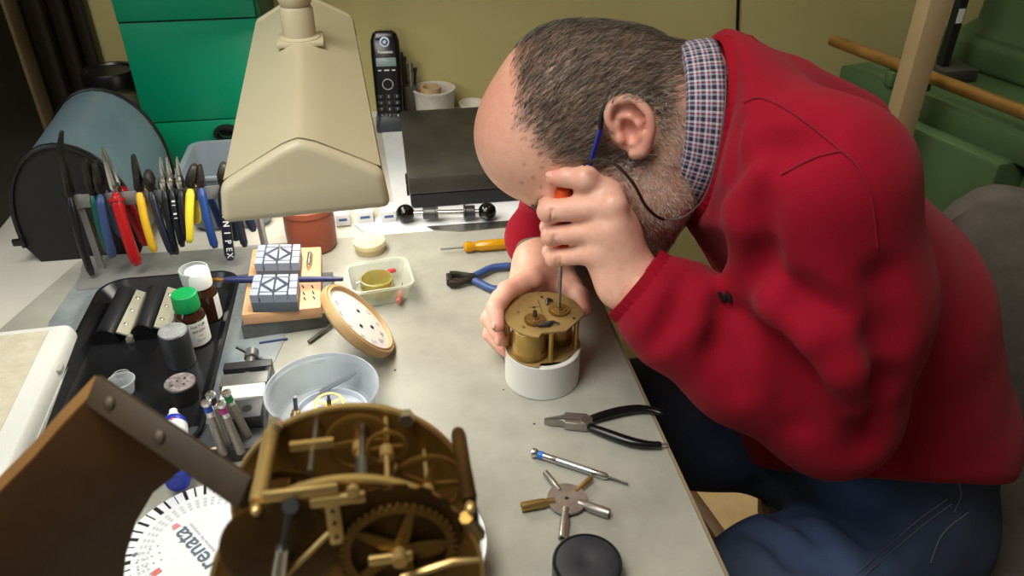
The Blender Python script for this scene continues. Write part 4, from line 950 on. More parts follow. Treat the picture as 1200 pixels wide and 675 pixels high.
FD = .37
fcn = D(411, 688, FD)
nrm = (Vector((.0, -.99, .13)))
nrm.normalize()
Rf = 157*FD/FPX
xr = Vector((1, 0, 0)) - nrm*nrm.x
Mf = frame(fcn, xr, nrm)                   # local z towards the viewer
gap = .058
M_fb = mat('tarnished gold brass', (150, 112, 52), .36, metal=.55, col2=(112, 80, 32), scale=14, contrast=.2, rvar=.1)
M_fl = mat('bright gold brass', (206, 174, 110), .34, metal=.7)
M_fw = mat('worn wheel brass', (138, 108, 52), .36, metal=.8, col2=(104, 78, 34), scale=30)
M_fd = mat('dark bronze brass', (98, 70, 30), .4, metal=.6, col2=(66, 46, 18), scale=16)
fm = thing('large_clock_movement', 'large round brass clock movement on a wooden bracket close to the viewer', 'clock movement', Vector((fcn.x, fcn.y, BZ+.12)))
th_ = .0028
def disc_with_window(r, z0, hole=None):
    mb_ = MB(); P_ = [(r, z0), (r, z0-th_)]
    return mb_.lathe([(0, z0), (r-.0006, z0), (r, z0-.0006), (r, z0-th_+.0006), (r-.0006, z0-th_), (0, z0-th_)], Mf, 96)
def lobed(r, z0, holes, rim=.012):
    """front plate: ring with wide openings between cross bars"""
    mb_ = MB(); ri = r-rim
    mb_.ring(ri, r, z0-th_, z0, Mf, 96)
    return mb_
frp = obj('front_plate', disc_with_window(Rf, 0), M_fb, fm, True)
Mfi = Mf.inverted()
def onp(x, y, z=0.0):
    d_ = ray(x, y); t_ = (fcn+nrm*z-CAM).dot(nrm)/d_.dot(nrm); v_ = Mfi @ (CAM+d_*t_); return Vector((v_.x, v_.y, z))
obj('plate_rim', MB().ring(Rf-.0016, Rf+.0004, -th_-.0004, .0005, Mf, 96), M_fl, fm, True)
rp_ = obj('rear_plate', disc_with_window(Rf*.99, -gap), M_fb, fm, True)
obj('plate_rim', MB().ring(Rf*.99-.0014, Rf*.99+.0004, -gap-th_-.0004, -gap+.0004, Mf, 96), M_fl, fm, True)
pl_ = onp(289, 592); pr_ = onp(556, 592)
for x, y, m in ((pl_.x+.004, pl_.y-.002, M_fl), (pr_.x-.002, pr_.y, M_fd), (-.03, -.05, M_fd), (.035, -.045, M_fd)):
    obj('pillar', MB().lathe([(.0032, -gap), (.0040, -gap+.004), (.0037, -gap*.5), (.0040, -.006), (.0034, -th_)], Mf @ Matrix.Translation((x, y, 0)), 20), m, fm, True)
    obj('pillar_nut', MB().ell((x, y, .001), (.0026, .0026, .0035), Mf, 16), M_fl, frp, True)
def fwheel(x, y, z, r, n, lab_m, sp=5, ar=True, z0=-gap, z1=0):
    w_ = obj('train_wheel', MB().wheel(r, n, .0018, Mf @ Matrix.Translation((x, y, z)), spokes=sp, hub=.2, rim=.1), lab_m, fm, True)
    if ar: obj('arbor', MB().cyl((x, y, z0), (x, y, z1), .0013, seg=10, M=Mf).lathe([(.0034, z+.002), (.0034, z+.009)], Mf @ Matrix.Translation((x, y, 0)), 14), M_fl, w_, True)
wc_ = onp(468, 643, .004)
fwheel(wc_.x, wc_.y, .004, .0265, 44, M_fw, 5, z1=.012)
fwheel(.040, .030, -.030, .019, 60, M_fb, 5)
fwheel(.008, .046, -.050, .017, 56, M_fb, 4)
fwheel(.022, .053, -.034, .010, 36, M_fb, 4)
fwheel(-.030, .020, -.040, .022, 70, M_fd, 5)
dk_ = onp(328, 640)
obj('wheel_shadow_disc', MB().lathe([(.026, .0), (.026, .0012), (.024, .0018), (0, .0018)], Mf @ Matrix.Translation(dk_), 56), M_fd, frp, True)  # thin dark disc standing in for a wheel's shadow on the plate
obj('scalloped_cam', MB().wheel(.031, 16, .0012, Mf @ Matrix.Translation((wc_.x-.001, wc_.y+.004, .0008)), solid=True, tooth=.06), M_fd, frp, True)
obj('fly_arbor', MB().cyl((.010, .050, -gap), (.010, .050, -.012), .0016, seg=10, M=Mf).cyl((.010, .050, -.030), (.010, .050, -.016), .0032, seg=14, M=Mf), M_steel, fm, True)
obj('cross_bar', MB().box((-.012, .062, -.030), (.020, .004, .003), Mf), M_fl, fm, True)
obj('cross_arbor', MB().cyl((-.012, .056, -gap), (-.012, .060, -.012), .0014, seg=10, M=Mf), M_steel, fm, True)
for x, y in ((-.036, .060), (.036, .056)):
    obj('hex_stud', MB().cyl((x*.9, y*.96, -gap), (x*.9, y*.96, -gap+.006), .004, seg=6, M=Mf), M_bright, rp_, True)
# bridge (cock) and levers on the front plate
b1, b2, b3, b4 = onp(352, 577, .004), onp(396, 585, .004), onp(392, 610, .004), onp(414, 573, .006)
obj('bridge', MB().box(b1, (.032, .0052, .0024), Mf, bev=.0006).box(b2, (.024, .0052, .003), Mf, bev=.001).box(b3, (.0066, .026, .0028), Mf, bev=.001), M_fl, frp, True)
obj('bridge_screw', MB().lathe([(.0028, 0), (.0028, .0025), (0, .003)], Mf @ Matrix.Translation(b4), 16), M_fl, frp, True)
hmb = MB()
for k in (-.008, 0, .007): hmb.cyl(b3+Vector((0, k, .0016)), b3+Vector((0, k, .0021)), .0009, seg=10, M=Mf)
obj('rivet_holes', hmb, M_blackm, frp, True)['kind'] = 'stuff'
r1_, r2_, r3_ = onp(340, 592, .005), onp(331, 642, .006), onp(327, 672, .006)
obj('suspension_rod', MB().cyl(r1_, r2_, .0015, .0012, seg=10, M=Mf).cyl(onp(340, 593, .001), onp(340, 593, .009), .0036, seg=14, M=Mf), M_steeld, frp, True)
obj('spring_coil', MB().cyl(r2_, r3_, .0028, .0034, seg=16, M=Mf), M_bright, frp, True)
obj('lever', MB().tube([Mf @ onp(386, 624, .004), Mf @ onp(362, 648, .005), Mf @ onp(336, 673, .005)], .0013, 8), M_fl, frp, True)
obj('wheel_bridge', MB().box(onp(458, 654, .008), (.020, .005, .0025), Mf, bev=.0008), M_fl, frp, True)
obj('curved_spring', MB().tube([Mf @ onp(470, 676, .006), Mf @ onp(500, 668, .006), Mf @ onp(530, 658, .006), Mf @ onp(562, 656, .005)], [.0014, .002, .002, .0012], 8), M_fl, frp, True)
obj('hammer_arm', MB().tube([Mf @ onp(546, 606, .003), Mf @ onp(560, 626, -.006)], [.0032, .004], 8), M_fw, frp, True)
obj('side_band', MB().box((Rf*.965, .012, -gap*.5), (.003, .040, gap-.004), Mf, bev=.0008), mat('dark side steel', (60, 44, 34), .4, metal=.6), fm, True)

# wooden bracket and iron strap
MW = mat('reddish brown mahogany', (88, 58, 28), .45, col2=(72, 46, 20), scale=9, stretch=(1, 3.5, 1), detail=6)
MWe = mat('pale bracket edge', (134, 96, 54), .45, col2=(116, 80, 42), scale=9)
B_c = D(115, 452, .40); bn = Vector((.42, -.90, .12)).normalized()
bx = (Vector((1, 0, 0))-bn*bn.x).normalized(); Mb = frame(B_c, bx, bn); Mbi = Mb.inverted()
def onb(x, y, off=0.0):                   # sight line onto the bracket's face
    d_ = ray(x, y); t_ = (B_c+bn*off-CAM).dot(bn)/d_.dot(bn); v_ = Mbi @ (CAM+d_*t_); return (v_.x, v_.y)
out = [onb(*p_) for p_ in ((117, 454), (205, 541), (213, 552), (180, 578), (160, 612), (148, 650), (144, 690), (150, 760), (-60, 760), (-90, 690), (-40, 620), (0, 578), (40, 538), (75, 498))]
br = thing('wooden_bracket', 'curved brown wooden bracket with iron strap carrying the large movement', 'bracket', Vector((B_c.x, B_c.y-.02, BZ)))
wbm = MB().prism(out if sum(out[i][0]*out[(i+1) % len(out)][1]-out[(i+1) % len(out)][0]*out[i][1] for i in range(len(out))) > 0 else out[::-1], -.013, 0, Mb, bev=.0008)
obj('bracket_board', wbm, MW, br, True)
ed = [onb(*p_) for p_ in ((117, 454), (75, 498), (40, 538), (0, 578), (-40, 620))]
em = MB()
for (x0, y0), (x1, y1) in zip(ed, ed[1:]):
    em.add([(x0, y0+.0003, -.0128), (x1, y1+.0003, -.0128), (x1, y1+.0003, -.0004), (x0, y0+.0003, -.0004), (x0, y0+.0009, -.0128), (x1, y1+.0009, -.0128), (x1, y1+.0009, -.0004), (x0, y0+.0009, -.0004)],
           [(3, 2, 1, 0), (4, 5, 6, 7), (0, 1, 5, 4), (1, 2, 6, 5), (2, 3, 7, 6), (3, 0, 4, 7)], Mb)
obj('edge_strip', em, MWe, br, True)
s0_, s1_ = Mb @ Vector((*onb(122, 462, .002), .002)), D(285, 572, .372)
ax_ = s1_-s0_; Ms = frame(s0_, ax_, bn); sL = ax_.length
obj('iron_strap', MB().box2((-.006, -.0085, 0), (sL+.004, .0085, .004), Ms, bev=.0012), mat('dark brown iron', (60, 48, 36), .5, metal=.2, col2=(72, 58, 42), scale=30), br, True)
for t in (.09, .46):
    obj('strap_screw', MB().lathe([(.0038, .003), (.0036, .0050), (.002, .0058), (0, .0058)], Ms @ Matrix.Translation((sL*t, 0, 0)), 20), mat('dull screw steel', (96, 84, 66), .4, metal=.7), br, True)
lo_ = Mb @ Vector((*onb(40, 745), -.011))
obj('foot', MB().box2((lo_.x-.12, lo_.y-.05, BZ), (lo_.x+.01, lo_.y+.03, lo_.z+.004)), MW, br, True)
# ================================================================ signed-distance modelling for the figure
def V3(*a): return np.array(a, dtype=np.float32)
def nv(v): return np.array(tuple(v), dtype=np.float32)
def smin(a, b, k):
    if k <= 0: return np.minimum(a, b)
    h = np.maximum(k-np.abs(a-b), 0)/k; return np.minimum(a, b)-h*h*k*0.25
def smax(a, b, k): return -smin(-a, -b, k)
def s_ell(c, r, R=None):
    c = V3(*c); r = V3(*r); Rt = None if R is None else np.array(R, dtype=np.float32)
    def f(P):
        q = P-c
        if Rt is not None: q = q @ Rt            # columns of R are the ellipsoid's axes
        k0 = np.sqrt(((q/r)**2).sum(1)); k1 = np.sqrt(((q/(r*r))**2).sum(1))+1e-9
        return k0*(k0-1)/k1
    return f
def s_cone(a, b, ra, rb):
    a, b = nv(a), nv(b); ab = b-a; L2 = float(ab @ ab)+1e-12
    def f(P):
        t = np.clip(((P-a) @ ab)/L2, 0, 1); q = P-a-t[:, None]*ab
        return np.sqrt((q*q).sum(1))-(ra+(rb-ra)*t)
    return f
def s_flat(a, b, la, sa, lb, sb, lat):
    """tapered limb of elliptical section; la, lb along the lateral axis, sa, sb across it"""
    a, b = nv(a), nv(b); ab = b-a; L2 = float(ab @ ab)+1e-12; w = ab/math.sqrt(L2); l = nv(lat); l = l-w*float(l @ w); l /= np.linalg.norm(l)
    def f(P):
        t = np.clip(((P-a) @ ab)/L2, 0, 1); q = P-a-t[:, None]*ab; x = q @ l; y2 = np.maximum((q*q).sum(1)-x*x, 0)
        A_ = la+(lb-la)*t; B_ = sa+(sb-sa)*t
        k = np.sqrt((x/A_)**2+y2/(B_*B_)); return (k-1)*np.minimum(A_, B_)
    return f
def chain(pts, rs): return [s_cone(pts[i], pts[i+1], rs[i], rs[i+1]) for i in range(len(pts)-1)]
class SDF:
    def __init__(s): s.ops = []
    def add(s, f, k=0.01):
        for g in (f if isinstance(f, list) else [f]): s.ops.append((1, g, k))
        return s
    def sub(s, f, k=0.01):
        for g in (f if isinstance(f, list) else [f]): s.ops.append((-1, g, k))
        return s
    def warp(s, f): s.ops.append((0, f, 0)); return s
    def __call__(s, P):
        d = np.full(len(P), 1e3, dtype=np.float32)
        for sg, f, k in s.ops:
            if sg == 1: d = smin(d, f(P), k)
            elif sg == -1: d = smax(d, -f(P), k)
            else: d = d+f(P, d)
        return d
def surface_net(fn, lo, hi, h, proj=1):
    lo = np.array(lo, dtype=np.float32); n = np.ceil((np.array(hi)-lo)/h).astype(int)+1
    gy, gz = np.meshgrid(np.arange(n[1]), np.arange(n[2]), indexing='ij'); yz = np.stack([gy.ravel(), gz.ravel()], 1).astype(np.float32)*h
    Dv = np.empty(n, dtype=np.float32); st = max(1, 400000//(n[1]*n[2]))
    for i in range(0, n[0], st):
        m = min(st, n[0]-i); P = np.empty((m, len(yz), 3), dtype=np.float32)
        P[:, :, 0] = (np.arange(i, i+m, dtype=np.float32)*h)[:, None]; P[:, :, 1:] = yz
        Dv[i:i+m] = fn((P+lo).reshape(-1, 3)).reshape(m, n[1], n[2])
    S = Dv < 0; cn = [(a, b, c) for a in (0, 1) for b in (0, 1) for c in (0, 1)]
    sl = lambda A_, o: A_[o[0]:n[0]-1+o[0], o[1]:n[1]-1+o[1], o[2]:n[2]-1+o[2]]
    cnt = sum(sl(S, o).astype(np.int8) for o in cn); act = (cnt > 0) & (cnt < 8)
    ijk = np.argwhere(act); idx = np.full(act.shape, -1, dtype=np.int64); idx[act] = np.arange(len(ijk))
    cv_ = np.stack([Dv[ijk[:, 0]+o[0], ijk[:, 1]+o[1], ijk[:, 2]+o[2]] for o in cn], 1)
    acc = np.zeros((len(ijk), 3), dtype=np.float32); w = np.zeros(len(ijk), dtype=np.float32)
    for p in range(8):
        for q in range(p+1, 8):
            dd = [cn[q][k]-cn[p][k] for k in range(3)]
            if sum(abs(x) for x in dd) != 1: continue
            a, b = cv_[:, p], cv_[:, q]; cr = (a < 0) != (b < 0); t = np.where(cr, a/np.where(cr, a-b, 1), 0)
            pos = np.array(cn[p], dtype=np.float32)+t[:, None]*np.array(dd, dtype=np.float32)
            acc += np.where(cr[:, None], pos, 0); w += cr
    Vt = lo+(ijk+acc/w[:, None])*h
    Q = []
    for ax in range(3):
        o = [0, 0, 0]; o[ax] = 1; A_ = S[:n[0]-o[0], :n[1]-o[1], :n[2]-o[2]]; B_ = S[o[0]:, o[1]:, o[2]:]
        e = np.argwhere(A_ != B_); u, v = (ax+1) % 3, (ax+2) % 3
        e = e[(e[:, u] > 0) & (e[:, v] > 0) & (e[:, u] < n[u]-1) & (e[:, v] < n[v]-1)]
        def cell(du, dv): c = e.copy(); c[:, u] -= du; c[:, v] -= dv; return idx[c[:, 0], c[:, 1], c[:, 2]]
        q = np.stack([cell(1, 1), cell(0, 1), cell(0, 0), cell(1, 0)], 1); fl = S[e[:, 0], e[:, 1], e[:, 2]]
        q[~fl] = q[~fl][:, ::-1]; Q.append(q)
    Q = np.concatenate(Q); Q = Q[(Q >= 0).all(1)]
    for _ in range(proj):
        d = fn(Vt); g = grad(fn, Vt, h*.4); Vt = (Vt-np.clip(d, -h, h)[:, None]*g).astype(np.float32)
    return Vt, Q
def grad(fn, P, e=0.0008):
    g = np.stack([fn(P+V3(*(e if k == j else 0 for j in range(3))))-fn(P-V3(*(e if k == j else 0 for j in range(3)))) for k in range(3)], 1)
    return g/(np.linalg.norm(g, axis=1)[:, None]+1e-9)
def np_mesh(name, Vt, Q, m, parent=None, col=None, smooth=True):
    me = bpy.data.meshes.new(name); me.vertices.add(len(Vt)); me.vertices.foreach_set('co', np.ascontiguousarray(Vt, dtype=np.float32).ravel())
    k = Q.shape[1]; me.loops.add(Q.size); me.loops.foreach_set('vertex_index', np.ascontiguousarray(Q, dtype=np.int32).ravel())
    me.polygons.add(len(Q)); me.polygons.foreach_set('loop_start', np.arange(0, Q.size, k, dtype=np.int32)); me.polygons.foreach_set('loop_total', np.full(len(Q), k, dtype=np.int32))
    me.update(); me.validate()
    if parent is not None: me.transform(root_matrix(parent).inverted())
    if col is not None:
        ca = me.color_attributes.new('Col', 'FLOAT_COLOR', 'POINT')
        ca.data.foreach_set('color', np.concatenate([col, np.ones((len(col), 1))], 1).astype(np.float32).ravel())
    if smooth: me.polygons.foreach_set('use_smooth', [True]*len(me.polygons))
    if m: me.materials.append(m)
    o = bpy.data.objects.new(name, me); C.objects.link(o)
    if parent is not None: o.parent = parent
    return o
def march(fn, x, y, t=0.25, tmax=1.6):
    d_ = nv(ray(x, y)); L_ = np.linalg.norm(d_); d_ = d_/L_; o = nv(CAM); t *= 1.0
    for _ in range(160):
        s = float(fn((o+d_*t)[None, :].astype(np.float32))[0])
        if s < 4e-4: return Vector(o+d_*t)
        t += max(s*.7, 4e-4)
        if t > tmax: return None
    return Vector(o+d_*t)
def march_line(fn, pts, n=6, off=0.0):
    P_ = [Vector((p[0], p[1], 0)) for p in pts]; out = []
    for q in smooth_path(P_, n):
        v = march(fn, q.x, q.y)
        if v is not None:
            g = grad(fn, nv(v)[None, :])[0]; out.append(v+Vector(g)*off)
    return out
def lc(c): return np.array(lin(c), dtype=np.float32)
def sstep(a, b, x): t = np.clip((x-a)/(b-a), 0, 1); return t*t*(3-2*t)
def vnoise(P, f, seed=0):
    """cheap smooth noise from summed sines"""
    r = np.random.default_rng(seed); o = 0
    for k in range(6):
        w = r.normal(size=3).astype(np.float32); w /= np.linalg.norm(w); o = o+np.sin((P @ w)*f*(.7+.2*k)+r.uniform(0, 6.28))
    return o/6

# ---------------------------------------------------------------- head
e_h = Vector((-.97, .24, 0)).normalized(); pit = math.radians(62)
hf = (e_h*math.cos(pit)-Vector((0, 0, 1))*math.sin(pit)).normalized(); hu = (e_h*math.sin(pit)+Vector((0, 0, 1))*math.cos(pit)).normalized(); hr = hf.cross(hu); _ya = math.radians(17); hf, hr = (hf*math.cos(_ya)-hr*math.sin(_ya)), (hr*math.cos(_ya)+hf*math.sin(_ya))
ear_w = A(735, 157, .650); HO = ear_w+hr*.079+hf*.004
HM = Matrix((hr, hf, hu)).transposed(); HMn = np.array(HM, dtype=np.float32); HOn = nv(HO)
def h2w(p): return HO+HM @ Vector(p)
def w2h(v): return HM.transposed() @ (Vector(v)-HO)
head = SDF()
head.add(s_ell((0, .006, .044), (.0755, .088, .081)))
head.add(s_ell((0, .044, .056), (.064, .062, .067)), .02)
head.add(s_ell((0, .048, -.020), (.060, .050, .076)), .03)
for sx in (-1, 1):
    head.add(chain([(sx*.056, .008, -.045), (sx*.050, .030, -.070), (sx*.024, .072, -.088)], [.022, .021, .020]), .03)
    head.add(s_ell((sx*.046, .058, -.018), (.024, .026, .020)), .02)
    head.add(s_cone((sx*.012, .090, .026), (sx*.044, .078, .024), .011, .010), .015)
head.add(s_ell((0, .080, -.090), (.026, .022, .020)), .02)
head.add(s_cone((0, .092, .020), (0, .117, -.026), .009, .0125), .012)
for sx in (-1, 1): head.add(s_ell((sx*.012, .108, -.031), (.009, .011, .008)), .008)
for sx in (-1, 1): head.sub(s_ell((sx*.032, .102, .008), (.017, .018, .013)), .014); head.add(s_ell((sx*.0315, .079, .006), (.015, .014, .0125)), .004)
for sx in (-1, 1): head.sub(s_cone((sx*.019, .0915, .0005), (sx*.044, .084, .001), .0008, .0008), .003)
head.add(s_ell((0, .101, -.056), (.022, .010, .006)), .01); head.add(s_ell((0, .099, -.067), (.019, .010, .007)), .008)
head.sub(s_cone((-.024, .103, -.0615), (.024, .103, -.0615), .0013, .0013), .004)
# neck down into the collar
NB = w2h(A(846, 138, .712))
head.add(chain([(0, -.040, .000), tuple(Vector((0, -.040, -.03)).lerp(NB, .45)), tuple(NB)], [.060, .055, .054]), .03)
head.add(s_cone((0, .020, -.070), tuple(NB+Vector((0, .012, -.0))), .036, .046), .04)
# forehead wrinkles and nape folds
for z in (.036, .046, .056): head.sub(chain([(-.045, .083, z), (0, .100, z+.004), (.045, .083, z)], [.0007]*3), .006)
# ears
er = math.radians(36)
def ear_parts(sx):
    ca, sa = math.cos(er), math.sin(er)
    def T(a, b, c): return (sx*(.0745+c-a*.36), -.008+.87*(a*ca-b*sa), .002+.87*(b*ca+a*sa))      # a forward, b up, c outwards
    av = Vector((-.42*sx, ca, sa)).normalized(); bv_ = Vector((0, -sa, ca)); cv = av.cross(bv_).normalized()
    Rm = np.array(Matrix((av, bv_, cv)).transposed(), dtype=np.float32)
    P_ = SDF()
    P_.add(s_ell(T(-.003, .002, .006), (.0163, .0255, .0042), Rm))
    P_.add(s_ell(T(.004, 0, -.002), (.0105, .0175, .010), Rm), .01)
    hx = [(.006, -.002, .008), (.013, .008, .010), (.0135, .020, .011), (.006, .030, .012), (-.006, .032, .012), (-.017, .025, .012), (-.022, .010, .012), (-.0205, -.004, .0115), (-.014, -.016, .010), (-.005, -.026, .007), (.004, -.027, .006)]
    sp_ = smooth_path(hx, 4); rr_e = np.interp(np.linspace(0, 10, len(sp_)), range(11), [.0026, .0030, .0034, .0037, .0038, .0038, .0036, .0036, .0046, .0060, .0048])
    P_.add(chain([T(*p) for p in sp_], [float(v_) for v_ in rr_e]), .003)
    P_.sub(chain([T(.008, .016, .012), T(.002, .024, .013), T(-.010, .021, .013), T(-.015, .008, .013), T(-.014, -.004, .012)], [.0022, .0028, .0028, .0026, .0016]), .004)
    P_.add(chain([T(.003, .016, .009), T(-.006, .012, .010), T(-.0105, .002, .0105), T(-.008, -.010, .010), T(.000, -.016, .009)], [.0022, .003, .0034, .0034, .0026]), .004)
    P_.sub(s_ell(T(.001, -.001, .012), (.0072, .0102, .0085), Rm), .004)
    P_.add(s_ell(T(.0115, -.006, .011), (.0040, .0052, .0045), Rm), .004)
    return P_
eL, eR = ear_parts(-1), ear_parts(1)
def head_fn(P): return smin(smin(head(P), eL(P), .005), eR(P), .005)
Vh, Qh = surface_net(head_fn, (-.105, -.27, -.215), (.105, .135, .145), .0021)
def hairline(z): return np.interp(z, [-.05, -.02, .0, .05, .09, .110, .125, .14], [.020, .030, .040, .050, .034, .006, -.030, -.06])
def hair_mask(P):
    x, y, z = P[:, 0], P[:, 1], P[:, 2]
    n = vnoise(P, 120, 3)*.006
    front = sstep(.014, -.020, y-hairline(z)+n*1.4)
    # bald crown: fades out near the midline in front
    low = sstep(-.034, -.012, z+n)
    low = np.where(y > .012, sstep(-.035, -.015, z+n), low)
    earx = np.sqrt(((y+.010)/1.0)**2+((z-.002)/1.25)**2); ear = sstep(.021, .029, earx)
    thin = 1-.55*sstep(.10, .135, z)*sstep(-.07, -.01, y)
    return front*low*ear*thin
def beard_mask(P):
    x, y, z = P[:, 0], P[:, 1], P[:, 2]; n = vnoise(P, 150, 5)*.006
    side = sstep(.0, -.022, z+n+np.where(y > .05, (y-.05)*.9, 0))*sstep(-.062, -.042, y+n)
    face = np.where((y > .088) & (z > -.045), 0, 1)
    under = sstep(-.17, -.135, z+(y-.05)*.35)
    return side*face*under*(z < .012)*((np.abs(x) < .0765) | (np.sqrt((y+.008)**2+z**2) > .031))
def skin_paint(P, base):
    n = vnoise(P, 60, 1); c = base[None, :]*(1+.06*n[:, None]); return c
hb = skin_paint(Vh, lc((232, 182, 160)))
red = np.clip(np.exp(-((Vh[:, 2]-.13)**2/.002+(Vh[:, 1]-.03)**2/.004)), 0, 1)[:, None]
hb = hb*(1-red*.45)+lc((190, 118, 96))*red*.45
er_d = np.sqrt((np.abs(Vh[:, 0])-.088)**2+(Vh[:, 1]+.01)**2+Vh[:, 2]**2); em_ = sstep(.030, .012, er_d)[:, None]*(np.abs(Vh[:, 0]) > .078)[:, None]
hb = hb*(1-em_*.5)+lc((204, 118, 104))*em_*.5
neck_shade = sstep(-.05, -.11, Vh[:, 1])[:, None]*(Vh[:, 2] < .03)[:, None]; hb = hb*(1-neck_shade*.5)+lc((178, 120, 96))*neck_shade*.5  # shade on the neck mixed into the skin colour
hm = hair_mask(Vh)[:, None]; hb = hb*(1-hm*.6)+lc((112, 92, 76))*hm*.6
bm_ = beard_mask(Vh)[:, None]; hb = hb*(1-bm_*.5)+lc((150, 124, 108))*bm_*.5
for sy, sz, sr in ((.050, .060, .0022), (.060, .052, .0016), (.073, .054, .0018), (.078, .042, .0014), (.066, .068, .0014), (.044, .078, .0012), (.083, .060, .0015)):
    dsp = np.sqrt((Vh[:, 1]-sy)**2+(Vh[:, 2]-sz)**2); k = (sstep(sr*1.6, sr*.6, dsp)*(Vh[:, 0] < 0))[:, None]; hb = hb*(1-k*.5)+lc((140, 84, 68))*k*.5
lp = (sstep(.010, .004, np.abs(Vh[:, 2]+.061))*sstep(.026, .018, np.abs(Vh[:, 0]))*(Vh[:, 1] > .09))[:, None]; hb = hb*(1-lp*.5)+lc((172, 92, 86))*lp*.5
Vhw = Vh @ HMn.T+HOn

# ---------------------------------------------------------------- hands
SX, SY = mc0.x+.0165, mc0.y+.001                                   # the screwdriver's upright axis
cuffL = A(742, 333, .605)
lh = SDF()
wL = A(736, 330, .612)
mcp = [A(711, 226, .640), A(716, 241, .624), A(712, 271, .618), A(700, 297, .620)]
palmc = A(716, 285, .636)
for m_, r0_, r1_ in zip(mcp, (.020, .020, .019, .018), (.0122, .0125, .0118, .0105)): lh.add(s_cone(wL.lerp(m_, .12), m_, .0215, r1_), .014)
lh.add(s_ell(tuple(palmc), (.027, .020, .036)), .02)
lh.add(s_flat(A(752, 342, .598), wL, .026, .021, .027, .0205, (0, 1, .4)), .02)
hx_ = lambda dx, dy, z: Vector((SX+dx, SY+dy, BZ+z))
zt = lambda y: A(657, y, SY).z-BZ                                  # height on the axis at an image row
fl = [
 [mcp[0], A(686, 210, .642), A(663, 208, .651), A(648, 209, .656)],
 [mcp[1], hx_(-.0150, -.009, zt(241)), hx_(-.0125, .012, zt(244)), hx_(.006, .016, zt(247))],
 [mcp[2], hx_(-.0125, -.012, zt(268)), hx_(-.0115, .011, zt(271)), hx_(.007, .015, zt(273))],
 [mcp[3], hx_(-.0095, -.014, zt(293)), hx_(-.0105, .007, zt(298)), hx_(.006, .013, zt(299))],
]
for c_i, (pts, r) in enumerate(zip(fl, ([.0125, .0112, .0092, .0070], [.0128, .0106, .0088, .0070], [.0110, .0094, .0082, .0066], [.0098, .0084, .0072, .0060]))):
    lh.add(chain(pts[:2], r[:2]), .006); lh.add(chain(pts[1:], r[1:]), .0025)
    lh.add(s_ell(tuple(pts[1]), (r[1]*1.08,)*3), .004)
lh.add(chain([A(704, 231, .637), A(682, 226, .646)], [.011, .0065]), .008)
thm = [A(716, 318, .640), A(699, 285, .672), hx_(.018, .020, zt(252)), hx_(.005, .016, zt(236))]
lh.add(chain(thm, [.015, .0122, .0105, .0085]), .007)
for m_ in mcp: lh.add(s_ell(tuple(m_+Vector((.003, -.006, .001))), (.0075, .006, .008)), .010)
# tendons and creases
for m_ in mcp[:3]: lh.add(s_cone(m_.lerp(wL, .15)+Vector((.002, -.008, 0)), m_.lerp(wL, .65)+Vector((.002, -.010, 0)), .004, .003), .012)
for pts in fl[1:]:
    k = Vector(pts[1]); 
    for s_ in (-.004, 0, .004): lh.sub(s_cone(k+Vector((.004+s_, -.0105, .006)), k+Vector((.003+s_, -.0105, -.006)), .0006, .0006), .003)
lo_ = nv(Vector((min(v.x for v in [wL]+mcp+sum(fl, [])), min(v.y for v in mcp+[wL]), min(v.z for v in [wL]))))-.05
hi_ = nv(Vector((max(v.x for v in [wL]+mcp), max(v.y for v in thm), max(v.z for v in mcp))))+.05
VL, QL = surface_net(lh, lo_, hi_, .0017)
rh = SDF()
wR = A(636, 302, .768)
rm = [A(622, 327, .722), A(613, 337, .734), A(607, 347, .742), A(604, 356, .748)]
rf = [
 [rm[0], A(594, 341, .694), A(580, 361, .668), A(583, 381, .648)],
 [rm[1], A(586, 350, .706), A(573, 374, .682), A(587, 398, .655)],
 [rm[2], A(582, 362, .716), A(575, 392, .690), A(594, 412, .662)],
 [rm[3], A(586, 376, .724), A(582, 402, .705), A(600, 418, .680)],
]
for m_, r1_ in zip(rm, (.0135, .0125, .012, .011)): rh.add(s_cone(wR.lerp(m_, .2), m_, .021, r1_), .014)
rh.add(s_ell(tuple(A(636, 325, .745)), (.030, .018, .020)), .02)
rh.add(s_ell(tuple(A(655, 330, .745)), (.020, .016, .016)), .014)
fa = A(638, 272, .86)
rh.add(s_flat(wR, fa, .027, .020, .030, .026, (1, .3, 0)), .02)
for pts, r in zip(rf, ([.0125, .0105, .0092, .0074], [.0118, .0102, .0088, .0072], [.011, .0098, .0084, .0068], [.0098, .0085, .0072, .006])):
    rh.add(chain(pts[:2], r[:2]), .007); rh.add(chain(pts[1:], r[1:]), .003)
rt = [A(650, 318, .756), A(668, 335, .728), A(678, 347, .708), A(685, 362, .690)]
rh.add(chain(rt, [.017, .0125, .0105, .0082]), .007)
allp = [wR]+rm+sum(rf, [])+rt
lo_ = np.min([nv(p) for p in allp], 0)-.03; hi_ = np.max([nv(p) for p in allp+[A(655, 285, .82)]], 0)+.035
VR, QR = surface_net(rh, lo_, hi_, .0018)
def hand_paint(P, tips, knuck):
    c = skin_paint(P, lc((234, 184, 163)))
    for t in tips:
        d = np.linalg.norm(P-nv(t), axis=1); k = sstep(.017, .004, d)[:, None]*.45; c = c*(1-k)+lc((222, 132, 116))*k
    for t in knuck:
        d = np.linalg.norm(P-nv(t), axis=1); k = sstep(.016, .004, d)[:, None]*.3; c = c*(1-k)+lc((206, 124, 104))*k
    return c
cL = hand_paint(VL, [f_[-1] for f_ in fl], mcp+[f_[1] for f_ in fl]); cR = hand_paint(VR, [f_[-1] for f_ in rf]+[rt[-1]], rm+[f_[1] for f_ in rf])

